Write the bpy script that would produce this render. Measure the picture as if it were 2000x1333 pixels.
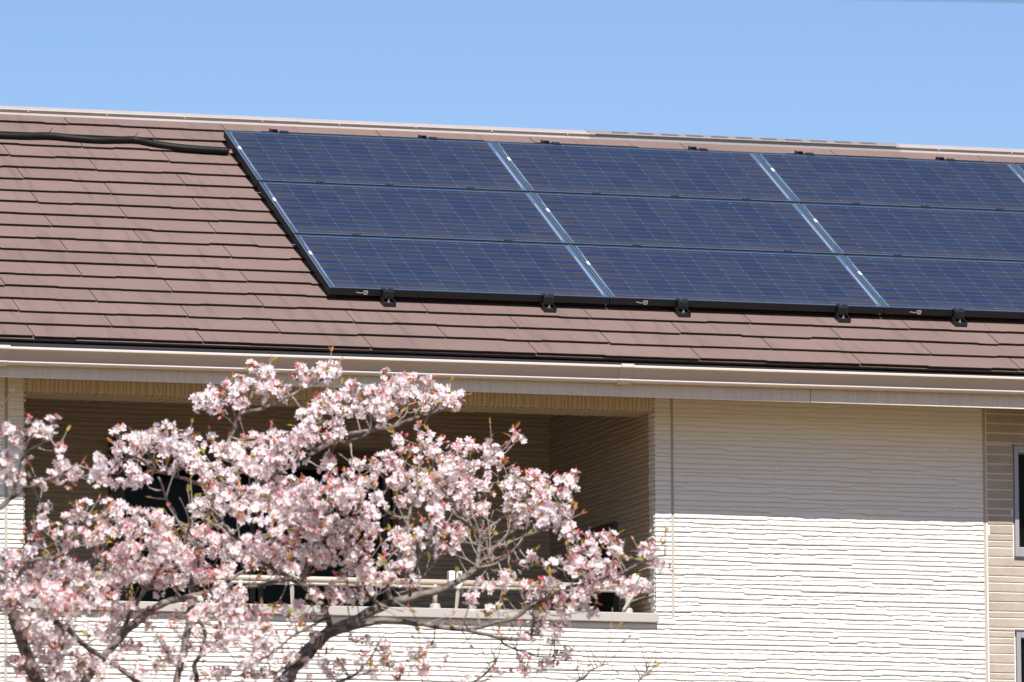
import bpy, bmesh, math, random
import numpy as np
from mathutils import Vector, Matrix
for o in list(bpy.data.objects): bpy.data.objects.remove(o)
R = math.radians
S = bpy.context.scene
COL = S.collection

# ------------------------------------------------------------------ camera
FPX = 15181.48                       # focal length in photo pixels (2000 wide)
TH, AL, RO = 0.3063137, 0.1253689, -0.0057815
CAM = np.array([-12.0, -39.8, 1.5])
F = np.array([math.sin(TH)*math.cos(AL), math.cos(TH)*math.cos(AL), math.sin(AL)])
R0 = np.array([math.cos(TH), -math.sin(TH), 0.0]); U0 = np.cross(R0, F)
RV = math.cos(RO)*R0 + math.sin(RO)*U0
UV = -math.sin(RO)*R0 + math.cos(RO)*U0
cd = bpy.data.cameras.new('camera'); cam = bpy.data.objects.new('camera', cd); COL.objects.link(cam)
cd.sensor_width = 36; cd.sensor_fit = 'HORIZONTAL'; cd.lens = FPX/2000*36
cd.clip_start = 0.5; cd.clip_end = 3000
cam.matrix_world = Matrix(((RV[0], UV[0], -F[0], CAM[0]), (RV[1], UV[1], -F[1], CAM[1]), (RV[2], UV[2], -F[2], CAM[2]), (0, 0, 0, 1)))
cd.dof.use_dof = True; cd.dof.focus_distance = 41.6; cd.dof.aperture_fstop = 4.6
S.camera = cam
S.render.resolution_x = 1024; S.render.resolution_y = 682

# ------------------------------------------------------------------ sky and sun
SUN_EL, SUN_AZ = R(47.3), R(2.6)     # azimuth measured from the facade normal towards the left
w = bpy.data.worlds.new('World'); S.world = w; w.use_nodes = True
nt = w.node_tree; nt.nodes.clear()
sky = nt.nodes.new('ShaderNodeTexSky'); sky.sky_type = 'NISHITA'; sky.sun_disc = False
sky.sun_elevation = SUN_EL; sky.sun_rotation = math.pi + SUN_AZ
sky.altitude = 0; sky.air_density = 1.0; sky.dust_density = 0.3; sky.ozone_density = 6.5
stc = nt.nodes.new('ShaderNodeTexCoord'); smp = nt.nodes.new('ShaderNodeMapping')   # a clear, deep spring sky
smp.inputs['Scale'].default_value = (1, 1, 1.55); smp.inputs['Location'].default_value = (0, 0, -.085)
nt.links.new(stc.outputs['Generated'], smp.inputs[0]); nt.links.new(smp.outputs[0], sky.inputs[0])
bg = nt.nodes.new('ShaderNodeBackground'); bg.inputs[1].default_value = 0.079
out = nt.nodes.new('ShaderNodeOutputWorld')
stn = nt.nodes.new('ShaderNodeMix'); stn.data_type = 'RGBA'; stn.blend_type = 'MULTIPLY'; stn.inputs[0].default_value = 1.0; stn.inputs[7].default_value = (1.015, .955, .985, 1)   # camera white balance
nt.links.new(sky.outputs[0], stn.inputs[6]); nt.links.new(stn.outputs[2], bg.inputs[0]); nt.links.new(bg.outputs[0], out.inputs[0])
sl = bpy.data.lights.new('sun', 'SUN'); sl.energy = 4.2; sl.angle = R(0.53); sl.color = (1.0, 0.955, 0.89)
so = bpy.data.objects.new('sun', sl); COL.objects.link(so)
sd = Vector((-math.sin(SUN_AZ)*math.cos(SUN_EL), -math.cos(SUN_AZ)*math.cos(SUN_EL), math.sin(SUN_EL)))
so.rotation_euler = sd.to_track_quat('Z', 'Y').to_euler(); so.location = (-10, -20, 40)
S.view_settings.view_transform = 'Standard'; S.view_settings.look = 'None'
S.view_settings.exposure = 0.72; S.view_settings.gamma = 1.0
S.render.engine = 'CYCLES'

# ------------------------------------------------------------------ helpers
rng = np.random.default_rng(7); random.seed(7)
def ray(x, y): return F + (x-1000)/FPX*RV - (y-666.5)/FPX*UV
def at_plane(x, y, P, n):
    d = ray(x, y); n = np.array(n, float); return CAM + d*(np.dot(np.array(P)-CAM, n)/np.dot(d, n))
def at_y(x, y, Y): return at_plane(x, y, (0, Y, 0), (0, 1, 0))

def tag(o, label=None, cat=None, group=None, kind=None):
    if label: o['label'] = label
    if cat: o['category'] = cat
    if group: o['group'] = group
    if kind: o['kind'] = kind
    return o
def empty(name, loc=(0, 0, 0), label=None, cat=None, group=None):
    o = bpy.data.objects.new(name, None); o.empty_display_size = 0.2; o.location = loc; COL.objects.link(o)
    return tag(o, label, cat, group)
def link_mesh(name, me, mats, parent=None, smooth=False):
    if not isinstance(mats, (list, tuple)): mats = [mats]
    for m in mats: me.materials.append(m)
    if smooth: me.polygons.foreach_set('use_smooth', [True]*len(me.polygons))
    o = bpy.data.objects.new(name, me); COL.objects.link(o)
    if parent is not None:
        o.parent = parent
        p = parent; loc = Vector((0, 0, 0))
    return o
class MB:
    """collects boxes, tubes, sweeps in world coordinates"""
    def __init__(s): s.v = []; s.f = []; s.m = []
    def add(s, vs, fs, m=0):
        b = len(s.v); s.v += [tuple(map(float, p)) for p in vs]
        s.f += [tuple(b+i for i in q) for q in fs]; s.m += [m]*len(fs)
    def box(s, x0, x1, y0, y1, z0, z1, c=0.0, m=0, fr=None):
        """axis box with optional chamfer; fr = (origin, ex, ey, ez) frame"""
        bm = bmesh.new(); bmesh.ops.create_cube(bm, size=1.0)
        for v in bm.verts:
            v.co = Vector(((x0+x1)/2+v.co.x*(x1-x0), (y0+y1)/2+v.co.y*(y1-y0), (z0+z1)/2+v.co.z*(z1-z0)))
        if c > 0: bmesh.ops.bevel(bm, geom=bm.edges[:], offset=c, segments=2, affect='EDGES', profile=0.5)
        vs = [np.array(v.co) for v in bm.verts]; fs = [[v.index for v in f.verts] for f in bm.faces]
        if fr: vs = [fr[0]+p[0]*fr[1]+p[1]*fr[2]+p[2]*fr[3] for p in vs]
        bm.free(); s.add(vs, fs, m)
    def prism_x(s, prof, x0, x1, closed=True, dz=0.0, m=0, cap=True):
        n = len(prof); vs = [(x0, y, z) for y, z in prof]+[(x1, y, z+dz) for y, z in prof]
        fs = [(i, (i+1) % n, n+(i+1) % n, n+i) for i in range(n if closed else n-1)]
        if cap and closed: fs += [tuple(range(n))[::-1], tuple(range(n, 2*n))]
        s.add(vs, fs, m)
    def tube(s, pts, rad, seg=8, m=0, cap=True):
        pts = [np.array(p, float) for p in pts]; n = len(pts)
        if not hasattr(rad, '__len__'): rad = [rad]*n
        T = [pts[min(i+1, n-1)]-pts[max(i-1, 0)] for i in range(n)]
        T = [t/(np.linalg.norm(t)+1e-9) for t in T]
        a = np.array([0, 0, 1.0]) if abs(T[0][2]) < .9 else np.array([1.0, 0, 0])
        N = np.cross(T[0], a); N /= np.linalg.norm(N); vs = []
        for i in range(n):
            N = N - T[i]*np.dot(N, T[i]); N /= (np.linalg.norm(N)+1e-9); B = np.cross(T[i], N)
            for k in range(seg):
                t = 2*math.pi*k/seg; vs.append(pts[i]+rad[i]*(math.cos(t)*N+math.sin(t)*B))
        fs = [(i*seg+k, i*seg+(k+1) % seg, (i+1)*seg+(k+1) % seg, (i+1)*seg+k) for i in range(n-1) for k in range(seg)]
        if cap: fs += [tuple(range(seg))[::-1], tuple(range((n-1)*seg, n*seg))]
        s.add(vs, fs, m)
    def build(s, name, mats, parent=None, smooth=False, origin=None):
        me = bpy.data.meshes.new(name)
        off = np.array(parent.location if parent is not None else (origin if origin is not None else (0, 0, 0)))
        if parent is not None and parent.parent is not None: off = off+np.array(parent.parent.location)
        me.from_pydata([tuple(np.array(p)-off) for p in s.v], [], s.f)
        me.polygons.foreach_set('material_index', s.m); me.update()
        o = link_mesh(name, me, mats, parent, smooth)
        if parent is None and origin is not None: o.location = tuple(origin)
        return o
def np_mesh(name, V, Q, mats, parent=None, mi=None, smooth=False, nper=4):
    """fast mesh from numpy; V (n,3), Q (m,nper)"""
    me = bpy.data.meshes.new(name); off = np.zeros(3)
    if parent is not None:
        off = np.array(parent.location)
        if parent.parent is not None: off = off+np.array(parent.parent.location)
    V = np.asarray(V, np.float32)-off.astype(np.float32); Q = np.asarray(Q, np.int32)
    me.vertices.add(len(V)); me.vertices.foreach_set('co', V.ravel())
    me.loops.add(Q.size); me.loops.foreach_set('vertex_index', Q.ravel())
    me.polygons.add(len(Q)); me.polygons.foreach_set('loop_start', np.arange(0, Q.size, nper, dtype=np.int32))
    me.polygons.foreach_set('loop_total', np.full(len(Q), nper, np.int32))
    if mi is not None: me.polygons.foreach_set('material_index', np.asarray(mi, np.int32))
    me.update(calc_edges=True); me.validate()
    return link_mesh(name, me, mats, parent, smooth)

# ------------------------------------------------------------------ materials
def mat(name, col, rough=.6, metal=0.0, var=0.0, scale=8.0, bump=0.0, bscale=60.0, stretch=(1, 1, 1), col2=None, spec=.5, coat=0.0):
    m = bpy.data.materials.new(name); m.use_nodes = True; n = m.node_tree; b = n.nodes['Principled BSDF']
    b.inputs['Base Color'].default_value = (*col, 1); b.inputs['Roughness'].default_value = rough
    b.inputs['Metallic'].default_value = metal; b.inputs['Specular IOR Level'].default_value = spec
    if coat: b.inputs['Coat Weight'].default_value = coat; b.inputs['Coat Roughness'].default_value = .03
    tc = n.nodes.new('ShaderNodeTexCoord'); mp = n.nodes.new('ShaderNodeMapping'); mp.inputs['Scale'].default_value = stretch
    n.links.new(tc.outputs['Object'], mp.inputs[0])
    if var > 0 or col2:
        ns = n.nodes.new('ShaderNodeTexNoise'); ns.inputs['Scale'].default_value = scale; ns.inputs['Detail'].default_value = 6
        ns.inputs['Roughness'].default_value = .65
        n.links.new(mp.outputs[0], ns.inputs['Vector'])
        rp = n.nodes.new('ShaderNodeValToRGB'); rp.color_ramp.elements[0].position = .32; rp.color_ramp.elements[1].position = .68
        c2 = col2 if col2 else tuple(c*(1-var) for c in col); c1 = col if col2 else tuple(min(1, c*(1+var*.6)) for c in col)
        rp.color_ramp.elements[0].color = (*c2, 1); rp.color_ramp.elements[1].color = (*c1, 1)
        n.links.new(ns.outputs['Fac'], rp.inputs[0]); n.links.new(rp.outputs[0], b.inputs['Base Color'])
    if bump > 0:
        nb = n.nodes.new('ShaderNodeTexNoise'); nb.inputs['Scale'].default_value = bscale; nb.inputs['Detail'].default_value = 4
        n.links.new(mp.outputs[0], nb.inputs['Vector'])
        bp = n.nodes.new('ShaderNodeBump'); bp.inputs['Strength'].default_value = bump; bp.inputs['Distance'].default_value = .004
        n.links.new(nb.outputs['Fac'], bp.inputs['Height']); n.links.new(bp.outputs[0], b.inputs['Normal'])
    return m
M = {}
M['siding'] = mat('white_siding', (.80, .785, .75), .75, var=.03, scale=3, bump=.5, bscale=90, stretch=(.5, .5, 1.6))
M['siding_beam'] = mat('shade_tinted_beam_siding', (.64, .55, .42), .75, var=.03, scale=3, bump=.4, bscale=90)  # siding colour darkened and warmed to paint in eave shade and ground bounce
M['siding_shade'] = mat('shade_darkened_siding', (.50, .41, .30), .75, var=.03, scale=3, bump=.5, bscale=90, stretch=(.5, .5, 1.6))  # beige tone puts the shade of the balcony recess into the wall colour
M['brick'] = mat('beige_siding', (.41, .35, .29), .85, var=.16, scale=7, bump=.9, bscale=120)
M['joint'] = mat('joint_sealant', (.42, .375, .325), .7)
M['mortar'] = mat('pale_mortar', (.78, .73, .66), .8)
M['gutter'] = mat('taupe_gutter', (.54, .47, .425), .38, var=.04, scale=2)
M['fascia'] = mat('fascia_board', (.71, .635, .54), .6, var=.10, scale=10, stretch=(6, 1, .25), bump=.2, bscale=30)
M['soffit'] = mat('soffit', (.62, .56, .48), .8)
M['ridge'] = mat('ridge_metal', (.44, .39, .365), .42, var=.06, scale=5)
M['ventmetal'] = mat('weathered_vent_metal', (.27, .25, .25), .5, var=.10, scale=30)
M['slot'] = mat('dark_slot', (.035, .028, .026), .9)
M['black'] = mat('black_bracket', (.012, .013, .016), .45)
M['frame'] = mat('black_anodised_frame', (.010, .010, .012), .55, spec=.3)
M['frameside'] = mat('sky_sheen_side', (.17, .23, .29), .35, metal=.6)  # silver-blue on the side members' top faces paints in the sky reflection
M['frametop'] = mat('sky_sheen_edge', (.08, .11, .14), .35, metal=.6)  # top faces of the black frame coloured lighter for the glancing sky reflection
M['conduit'] = mat('black_rubber_conduit', (.005, .005, .006), .55, var=.2, scale=20, spec=.2)
M['eave'] = mat('dark_eave_edge', (.012, .012, .018), .7)
M['sill'] = mat('sill_metal', (.42, .385, .365), .45, var=.02, scale=3)
M['rail'] = mat('rail_metal', (.46, .40, .33), .35)
M['plastic'] = mat('white_plastic', (.80, .79, .76), .4)
M['wframe'] = mat('aluminium_window_frame', (.34, .33, .35), .38, metal=.3)
M['dframe'] = mat('bronze_door_frame', (.06, .05, .042), .5)
M['shutterbox'] = mat('brown_shutter_box', (.11, .085, .065), .5)
M['glass'] = mat('dark_window_glass', (.004, .005, .005), .06, spec=.07)
M['room'] = mat('inner_plaster', (.45, .42, .38), .8)
M['white'] = mat('sticker_white', (.85, .85, .85), .5)
M['red'] = mat('red_wire', (.55, .05, .04), .5)
M['ground'] = mat('pale_ground', (.14, .082, .020), .9, var=.2, scale=.4, bump=.5, bscale=8)
M['roofback'] = mat('plain_roof', (.26, .18, .16), .85)

# slate shingle: streaky stains running down the slope, fine grain
def shingle_mat():
    m = mat('brown_slate', (.285, .182, .158), .82, bump=.6, bscale=140); n = m.node_tree; b = n.nodes['Principled BSDF']
    tc = n.nodes['Texture Coordinate']
    at = n.nodes.new('ShaderNodeAttribute'); at.attribute_name = 'tone'
    def noise(sc, vec, det=5):
        mp = n.nodes.new('ShaderNodeMapping'); mp.inputs['Scale'].default_value = vec; n.links.new(tc.outputs['Object'], mp.inputs[0])
        t = n.nodes.new('ShaderNodeTexNoise'); t.inputs['Scale'].default_value = sc; t.inputs['Detail'].default_value = det
        n.links.new(mp.outputs[0], t.inputs['Vector']); return t
    def ramp(src, p0, p1, c0, c1):
        r = n.nodes.new('ShaderNodeValToRGB'); r.color_ramp.elements[0].position = p0; r.color_ramp.elements[1].position = p1
        r.color_ramp.elements[0].color = (*c0, 1); r.color_ramp.elements[1].color = (*c1, 1); n.links.new(src, r.inputs[0]); return r
    def mul(a, bb, mode='MULTIPLY', fac=1.0):
        x = n.nodes.new('ShaderNodeMix'); x.data_type = 'RGBA'; x.blend_type = mode; x.inputs[0].default_value = fac
        n.links.new(a, x.inputs[6]); n.links.new(bb, x.inputs[7]); return x
    base = ramp(noise(2.2, (1, 1, 1)).outputs['Fac'], .3, .7, (.180, .119, .102), (.206, .136, .117))
    tone = ramp(at.outputs['Fac'], 0, 1, (.94, .945, .95), (1.04, 1.03, 1.02))
    streak = ramp(noise(3.0, (7, .55, .8)).outputs['Fac'], .30, .46, (.72, .76, .78), (1, 1, 1))
    speck = ramp(noise(55, (1, 1, 1), 2).outputs['Fac'], .70, .78, (1, 1, 1), (1.5, 1.5, 1.5))
    grain = ramp(noise(160, (1, 1, 1), 2).outputs['Fac'], .3, .7, (.92, .92, .92), (1.08, 1.08, 1.08))
    c = mul(base.outputs[0], tone.outputs[0]); c = mul(c.outputs[2], streak.outputs[0], fac=.75)
    c = mul(c.outputs[2], speck.outputs[0], fac=.5); c = mul(c.outputs[2], grain.outputs[0])
    n.links.new(c.outputs[2], b.inputs['Base Color']); return m
M['shingle'] = shingle_mat()

# photovoltaic glass: 12 x 6 cells, bus bars, pseudo-square corners
CP = .1266; PW, PH = 1.586, .800; MX, MY = (PW-12*CP)/2, (PH-6*CP)/2
def cell_mat():
    m = bpy.data.materials.new('solar_cells'); m.use_nodes = True; n = m.node_tree; b = n.nodes['Principled BSDF']
    L = n.links.new
    tc = n.nodes.new('ShaderNodeTexCoord'); sp = n.nodes.new('ShaderNodeSeparateXYZ'); L(tc.outputs['Object'], sp.inputs[0])
    def mth(op, a, bb=None, c=None):
        x = n.nodes.new('ShaderNodeMath'); x.operation = op
        for i, q in enumerate((a, bb, c)):
            if q is None: continue
            if isinstance(q, (int, float)): x.inputs[i].default_value = q
            else: L(q, x.inputs[i])
        return x.outputs[0]
    def mix(f, a, c, mode='MIX'):
        x = n.nodes.new('ShaderNodeMix'); x.data_type = 'RGBA'; x.blend_type = mode
        if isinstance(f, float): x.inputs[0].default_value = f
        else: L(f, x.inputs[0])
        for i, q in ((6, a), (7, c)):
            if isinstance(q, tuple): x.inputs[i].default_value = (*q, 1)
            else: L(q, x.inputs[i])
        return x.outputs[2]
    def step(v, lo, hi):          # 1 below lo, 0 above hi
        x = n.nodes.new('ShaderNodeMapRange'); x.inputs[1].default_value = lo; x.inputs[2].default_value = hi
        x.inputs[3].default_value = 1; x.inputs[4].default_value = 0; L(v, x.inputs[0]); return x.outputs[0]
    X, Y = sp.outputs[0], sp.outputs[1]
    u = mth('DIVIDE', mth('SUBTRACT', X, MX), CP); v = mth('DIVIDE', mth('SUBTRACT', Y, MY), CP)
    fu = mth('FRACT', mth('ADD', u, 100.0)); fv = mth('FRACT', mth('ADD', v, 100.0))
    du = mth('SUBTRACT', .5, mth('ABSOLUTE', mth('SUBTRACT', fu, .5))); dv = mth('SUBTRACT', .5, mth('ABSOLUTE', mth('SUBTRACT', fv, .5)))
    inside = mth('MULTIPLY', mth('MULTIPLY', mth('GREATER_THAN', u, 0), mth('LESS_THAN', u, 12)), mth('MULTIPLY', mth('GREATER_THAN', v, 0), mth('LESS_THAN', v, 6)))
    # per-cell tone
    wn = n.nodes.new('ShaderNodeTexWhiteNoise'); wn.noise_dimensions = '3D'
    cb = n.nodes.new('ShaderNodeCombineXYZ'); L(mth('FLOOR', u), cb.inputs[0]); L(mth('FLOOR', v), cb.inputs[1])
    oi = n.nodes.new('ShaderNodeObjectInfo'); L(oi.outputs['Random'], cb.inputs[2]); L(cb.outputs[0], wn.inputs['Vector'])
    mid = step(mth('ABSOLUTE', mth('SUBTRACT', fv, .5)), .22, .30)      # band between the two bus bars is greyer
    cell = mix(mid, (.005, .013, .046), (.014, .016, .025))
    cell = mix(mth('MULTIPLY', wn.outputs['Value'], .42), cell, (.036, .040, .052))
    # iridescent brown tint towards the short sides
    ns = n.nodes.new('ShaderNodeTexNoise'); ns.inputs['Scale'].default_value = 5; L(tc.outputs['Object'], ns.inputs['Vector'])
    eu = step(mth('ADD', mth('MINIMUM', mth('SUBTRACT', X, .03), mth('SUBTRACT', PW-.03, X)), mth('MULTIPLY', ns.outputs['Fac'], -.10)), -.04, .14)
    cell = mix(mth('MULTIPLY', mth('MULTIPLY', eu, mid), .6), cell, (.048, .034, .022))
    # fine finger grid: barely visible stripes
    fg = n.nodes.new('ShaderNodeTexWave'); fg.inputs['Scale'].default_value = 60; fg.bands_direction = 'X'; L(tc.outputs['Object'], fg.inputs['Vector'])
    cell = mix(mth('MULTIPLY', fg.outputs['Fac'], .10), cell, (.10, .11, .14))
    gap = mth('MAXIMUM', mth('MULTIPLY', step(du, .013, .022), .85), mth('MULTIPLY', step(dv, .008, .016), .45))
    gap = mth('MAXIMUM', gap, step(mth('ADD', du, dv), .075, .09))
    dust = step(mth('ADD', Y, mth('MULTIPLY', ns.outputs['Fac'], -.10)), -.03, .10)
    cell = mix(mth('MULTIPLY', dust, .45), cell, (.060, .052, .048))
    col = mix(gap, cell, (.024, .050, .120))
    bus = step(mth('ABSOLUTE', mth('SUBTRACT', mth('ABSOLUTE', mth('SUBTRACT', fv, .5)), .265)), .010, .020)
    n2 = n.nodes.new('ShaderNodeTexNoise'); n2.inputs['Scale'].default_value = 14; mp = n.nodes.new('ShaderNodeMapping'); mp.inputs['Scale'].default_value = (1, 6, 1)
    L(tc.outputs['Object'], mp.inputs[0]); L(mp.outputs[0], n2.inputs['Vector'])
    busf = mth('MULTIPLY', bus, mth('ADD', .18, mth('MULTIPLY', n2.outputs['Fac'], .9)))
    node = mth('MULTIPLY', bus, step(du, .015, .035))
    col = mix(busf, col, (.135, .135, .19)); col = mix(node, col, (.24, .26, .38))
    col = mix(inside, (.085, .145, .24), col)
    # silver ribbon in the left and right margins
    def rib(x0, wd, y0, y1):
        a = step(mth('ABSOLUTE', mth('SUBTRACT', X, x0)), wd, wd*1.5)
        return mth('MULTIPLY', a, mth('MULTIPLY', mth('GREATER_THAN', Y, y0), mth('LESS_THAN', Y, y1)))
    col = mix(rib(.0235, .0022, .16, .66), col, (.30, .36, .47))
    col = mix(rib(PW-.0225, .0022, .06, .62), col, (.36, .38, .48))
    L(col, b.inputs['Base Color']); b.inputs['Roughness'].default_value = .30
    b.inputs['Coat Weight'].default_value = .85; b.inputs['Coat Roughness'].default_value = .06; b.inputs['Coat IOR'].default_value = 1.33
    b.inputs['Specular IOR Level'].default_value = .25
    return m
M['cells'] = cell_mat()

# ------------------------------------------------------------------ ground
g = MB(); g.add([(-400, -300, 0), (400, -300, 0), (400, 500, 0), (-400, 500, 0)], [(0, 1, 2, 3)])
tag(g.build('ground', M['ground']), kind='structure')

# ------------------------------------------------------------------ house
PHI = 0.5020237
HX0, HX1 = -8.0, 9.0
CX = 1.397                                    # right corner of the balcony opening
LX = -2.131                                   # left edge of the opening
n_ = np.array([0, -math.sin(PHI), math.cos(PHI)]); u_ = np.array([0, math.cos(PHI), math.sin(PHI)]); ex = np.array([1.0, 0, 0])
P0 = np.array([-.429053, .030212, 7.021879])  # top-left-bottom corner of the panel field (top plane of the frames)
PR = P0-n_*.085                               # roof deck plane
def roofpt(x, s, h=0.0): q = PR+u_*s+n_*h; return np.array([x, q[1], q[2]])
def roof_px(px, py, h=0.0):
    q = at_plane(px, py, PR+n_*h, n_); return q[0], float(np.dot(q-PR, u_))
house = empty('house', (0, 0, 0), 'two-storey house with white ribbed siding, recessed balcony and brown slate roof', 'house')
ZT = 6.49; ZB = 4.2

# --- ribbed siding: every row a ledge with stepped and wavy lower edge, real relief
ROW = .0253
def row_profiles(seed, u0, u1, nrow, du, calm=0.0):
    r = np.random.default_rng(seed); U = np.arange(u0, u1+du, du); Zo = np.zeros((nrow+1, len(U))); Pp = np.zeros((nrow+1, len(U)))
    for k in range(nrow+1):
        x = u0-r.uniform(0, .8); cur = 0.0
        while x < u1:
            L = r.uniform(.10, .62); wavy = r.random() < .36*(1-calm)
            nxt = r.choice([0.0, .0075, -.0065, .004, -.003, 0.0]) if not wavy else r.uniform(-.005, .005)
            p = (r.uniform(.0048, .0064) if k % 3 else r.uniform(.0030, .0042)) if not wavy else r.uniform(.0026, .0044)
            a = (U >= x) & (U < x+L)
            if a.any():
                t = np.clip((U[a]-x)/.010, 0, 1); z = cur+(nxt-cur)*t
                if wavy:
                    m_ = a.sum(); nz = np.convolve(r.normal(0, 1, m_+6), np.ones(4)/4, 'valid')[:m_]; nz2 = np.convolve(r.normal(0, 1, m_+20), np.ones(14)/14, 'valid')[:m_]
                    z = z+.0019*nz*t+.006*nz2*t; Pp[k, a] = np.clip(p+.0016*np.convolve(r.normal(0, 1, m_+6), np.ones(4)/4, 'valid')[:m_]*1.4, .0012, .007)
                else: Pp[k, a] = p
                Zo[k, a] = z
            cur = nxt; x += L
    return U, Zo, Pp
def siding(name, prof, O, eu, ev, en, ulo, uhi, vlo, vhi, material, parent, v0=0.0, pitch=ROW, caps=True, depth=.92):
    """prof rows counted from v0 upward; surface from vlo to vhi"""
    U, Zo, Pp = prof; idx = np.where((U > ulo+1e-4) & (U < uhi-1e-4))[0]
    us = np.concatenate([[ulo], U[idx], [uhi]]); O, eu, ev, en = [np.array(q, float) for q in (O, eu, ev, en)]
    k0 = max(0, int(round((vlo-v0)/pitch))); k1 = min(len(Zo)-1, int(round((vhi-v0)/pitch))); nc = len(us); V = []; Q = []
    def rowv(k): return v0+k*pitch+np.interp(us, U, Zo[k])
    for k in range(k0, k1):
        zb = rowv(k) if k > k0 else np.full(nc, vlo); zt = rowv(k+1) if k < k1-1 else np.full(nc, vhi)
        p = np.interp(us, U, Pp[k])*depth; zt2 = np.maximum(zt-.0035, zb+.002)
        gp = p*0-.0015 if k > k0 else p*0; ring = [(zb+(.0012 if k > k0 else 0), gp), (zb, p), (zb+.45*(zt2-zb), p*1.0), (zt2, p*.80), (zt+(.0012 if k < k1-1 else 0), p*0-.0015)]
        b = len(V)*nc
        for z, d in ring: V.append(O+us[:, None]*eu+z[:, None]*ev+d[:, None]*en)
        i = np.arange(nc-1)
        for j in range(4): Q.append(np.stack([b+j*nc+i, b+j*nc+i+1, b+(j+1)*nc+i+1, b+(j+1)*nc+i], 1))
        if caps:
            for e in (0, nc-1): Q.append(np.array([[b+e, b+nc+e, b+2*nc+e, b+3*nc+e], [b+e, b+3*nc+e, b+4*nc+e, b+4*nc+e]][:1]))
    return np_mesh(name, np.concatenate(V), np.concatenate(Q), material, parent)
NR = int((6.75-ZB)/ROW)+2
front = row_profiles(11, -3.2, 3.4, NR, .008)
far = row_profiles(12, HX0, -3.1, NR, .04)
A = ((0, 0, 0), (1, 0, 0), (0, 0, 1), (0, -1, 0))
G0, G1 = -2.234, -2.216                       # sealed joint on the left pillar
J0, J1 = 1.488, 1.5035                         # sealed joint right of the opening
ZJ = 5.272; ZS = 5.246
BL = .0025                                     # siding stands this far in front of the backing
def wall_part(name, *a, **k): return siding(name, front, *A, *a, M['siding'], house, v0=ZB, **k)
wf = wall_part('front_wall', J1, 3.300, ZB, ZT)
wall_part('front_wall', CX, J0, ZJ, ZT)
wall_part('front_wall', -3.15, G0, ZB, ZT)
siding('front_wall', far, *A, HX0, -3.15, ZB, ZT, M['siding'], house, v0=ZB)
wall_part('front_wall', G1, LX, ZS, ZT)
wall_part('front_wall', G1, .680, ZB, ZS)
wall_part('front_wall', .686, CX, ZB, ZS)
wall_part('front_wall', CX, J1, ZB, ZJ)
# backing walls and sealed joints
b = MB()
b.box(HX0, LX, .002, .16, 0, ZT); b.box(LX, CX, .002, .16, 0, ZS-.002); b.box(CX, 3.4814, .002, .16, 0, ZT); b.box(4.3596, HX1, .002, .16, 0, ZT)
for q0, q1 in ((0, 4.6204), (5.2466, 5.6714), (6.2696, ZT)): b.box(3.4814, 4.3596, .0022, .16, q0, q1)
b.build('wall_core', M['siding'], house)
for jx0, jx1, jy, jz0, jz1 in ((G0, G1, -.003, ZB, ZT), (.680, .686, -.004, ZB, ZS), (3.300, 3.318, -.003, ZB, ZT), (J0, J1, -.0005, ZJ+.001, ZT)):
    b = MB(); b.box(jx0, jx1, jy, .001, jz0, jz1); b.build('wall_joint', M['joint'], house)
# lower storey, coarse rows
low = row_profiles(5, HX0, 3.4, int(ZB/ROW)+1, .06)
siding('lower_wall', low, *A, HX0, 3.300, 0.3, ZB, M['siding'], house, v0=0.0, pitch=ROW)
b = MB(); b.box(HX0-.03, HX1+.03, -.03, 0.0, 0, .3, .004); b.build('foundation', mat('concrete', (.35, .34, .32), .9, var=.15, scale=3), house)

# --- lintel beam over the balcony: the same siding turned upright, with a ribbed underside
vert = row_profiles(21, 0, .4, int((CX-LX)/.0245)+2, .012, calm=.7)
ZL = 6.403
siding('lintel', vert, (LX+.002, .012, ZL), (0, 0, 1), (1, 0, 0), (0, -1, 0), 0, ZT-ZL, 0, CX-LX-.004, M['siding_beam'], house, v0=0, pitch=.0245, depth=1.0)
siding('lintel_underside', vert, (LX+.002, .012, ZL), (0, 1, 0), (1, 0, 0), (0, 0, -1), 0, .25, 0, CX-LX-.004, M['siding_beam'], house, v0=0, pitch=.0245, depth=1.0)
b = MB(); b.box(LX, CX, .0145, .262, ZL+.0025, ZT); b.build('beam', M['siding'], house)
# --- balcony recess
BD = 1.85
inner = row_profiles(31, -.2, 4, NR, .011)
back = siding('balcony_back_wall', inner, (LX, BD, 0), (1, 0, 0), (0, 0, 1), (0, -1, 0), 0, CX-LX, 4.3, 6.62, M['siding_shade'], house, v0=ZB, depth=1.9)
siding('balcony_side_wall', inner, (CX, 0, 0), (0, 1, 0), (0, 0, 1), (-1, 0, 0), .085, BD, 4.3, 6.62, M['siding_shade'], house, v0=ZB, depth=1.9)
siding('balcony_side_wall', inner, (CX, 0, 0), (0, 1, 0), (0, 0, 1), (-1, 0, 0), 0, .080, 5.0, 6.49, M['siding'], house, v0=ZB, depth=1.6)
siding('balcony_side_wall', inner, (LX, 0, 0), (0, 1, 0), (0, 0, 1), (1, 0, 0), 0, BD, 4.3, 6.62, M['siding'], house, v0=ZB, depth=1.9)
b = MB(); b.box(LX-.15, LX-.001, .161, BD+.15, 4.1, 6.7); b.box(CX+.001, CX+.15, .161, BD+.15, 4.1, 6.7); b.box(LX, CX, BD+.001, BD+.15, 4.1, 6.7)
b.box(LX, CX, .263, BD, 6.625, 6.70); b.box(LX, CX, .161, BD, 4.1, 4.28, m=1); b.build('balcony_shell', [M['room'], mat('balcony_floor', (.10, .10, .10), .8)], house)
b = MB(); b.box(LX, CX, .161, .175, 4.28, ZS); b.build('parapet_lining', M['siding'], house)
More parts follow.
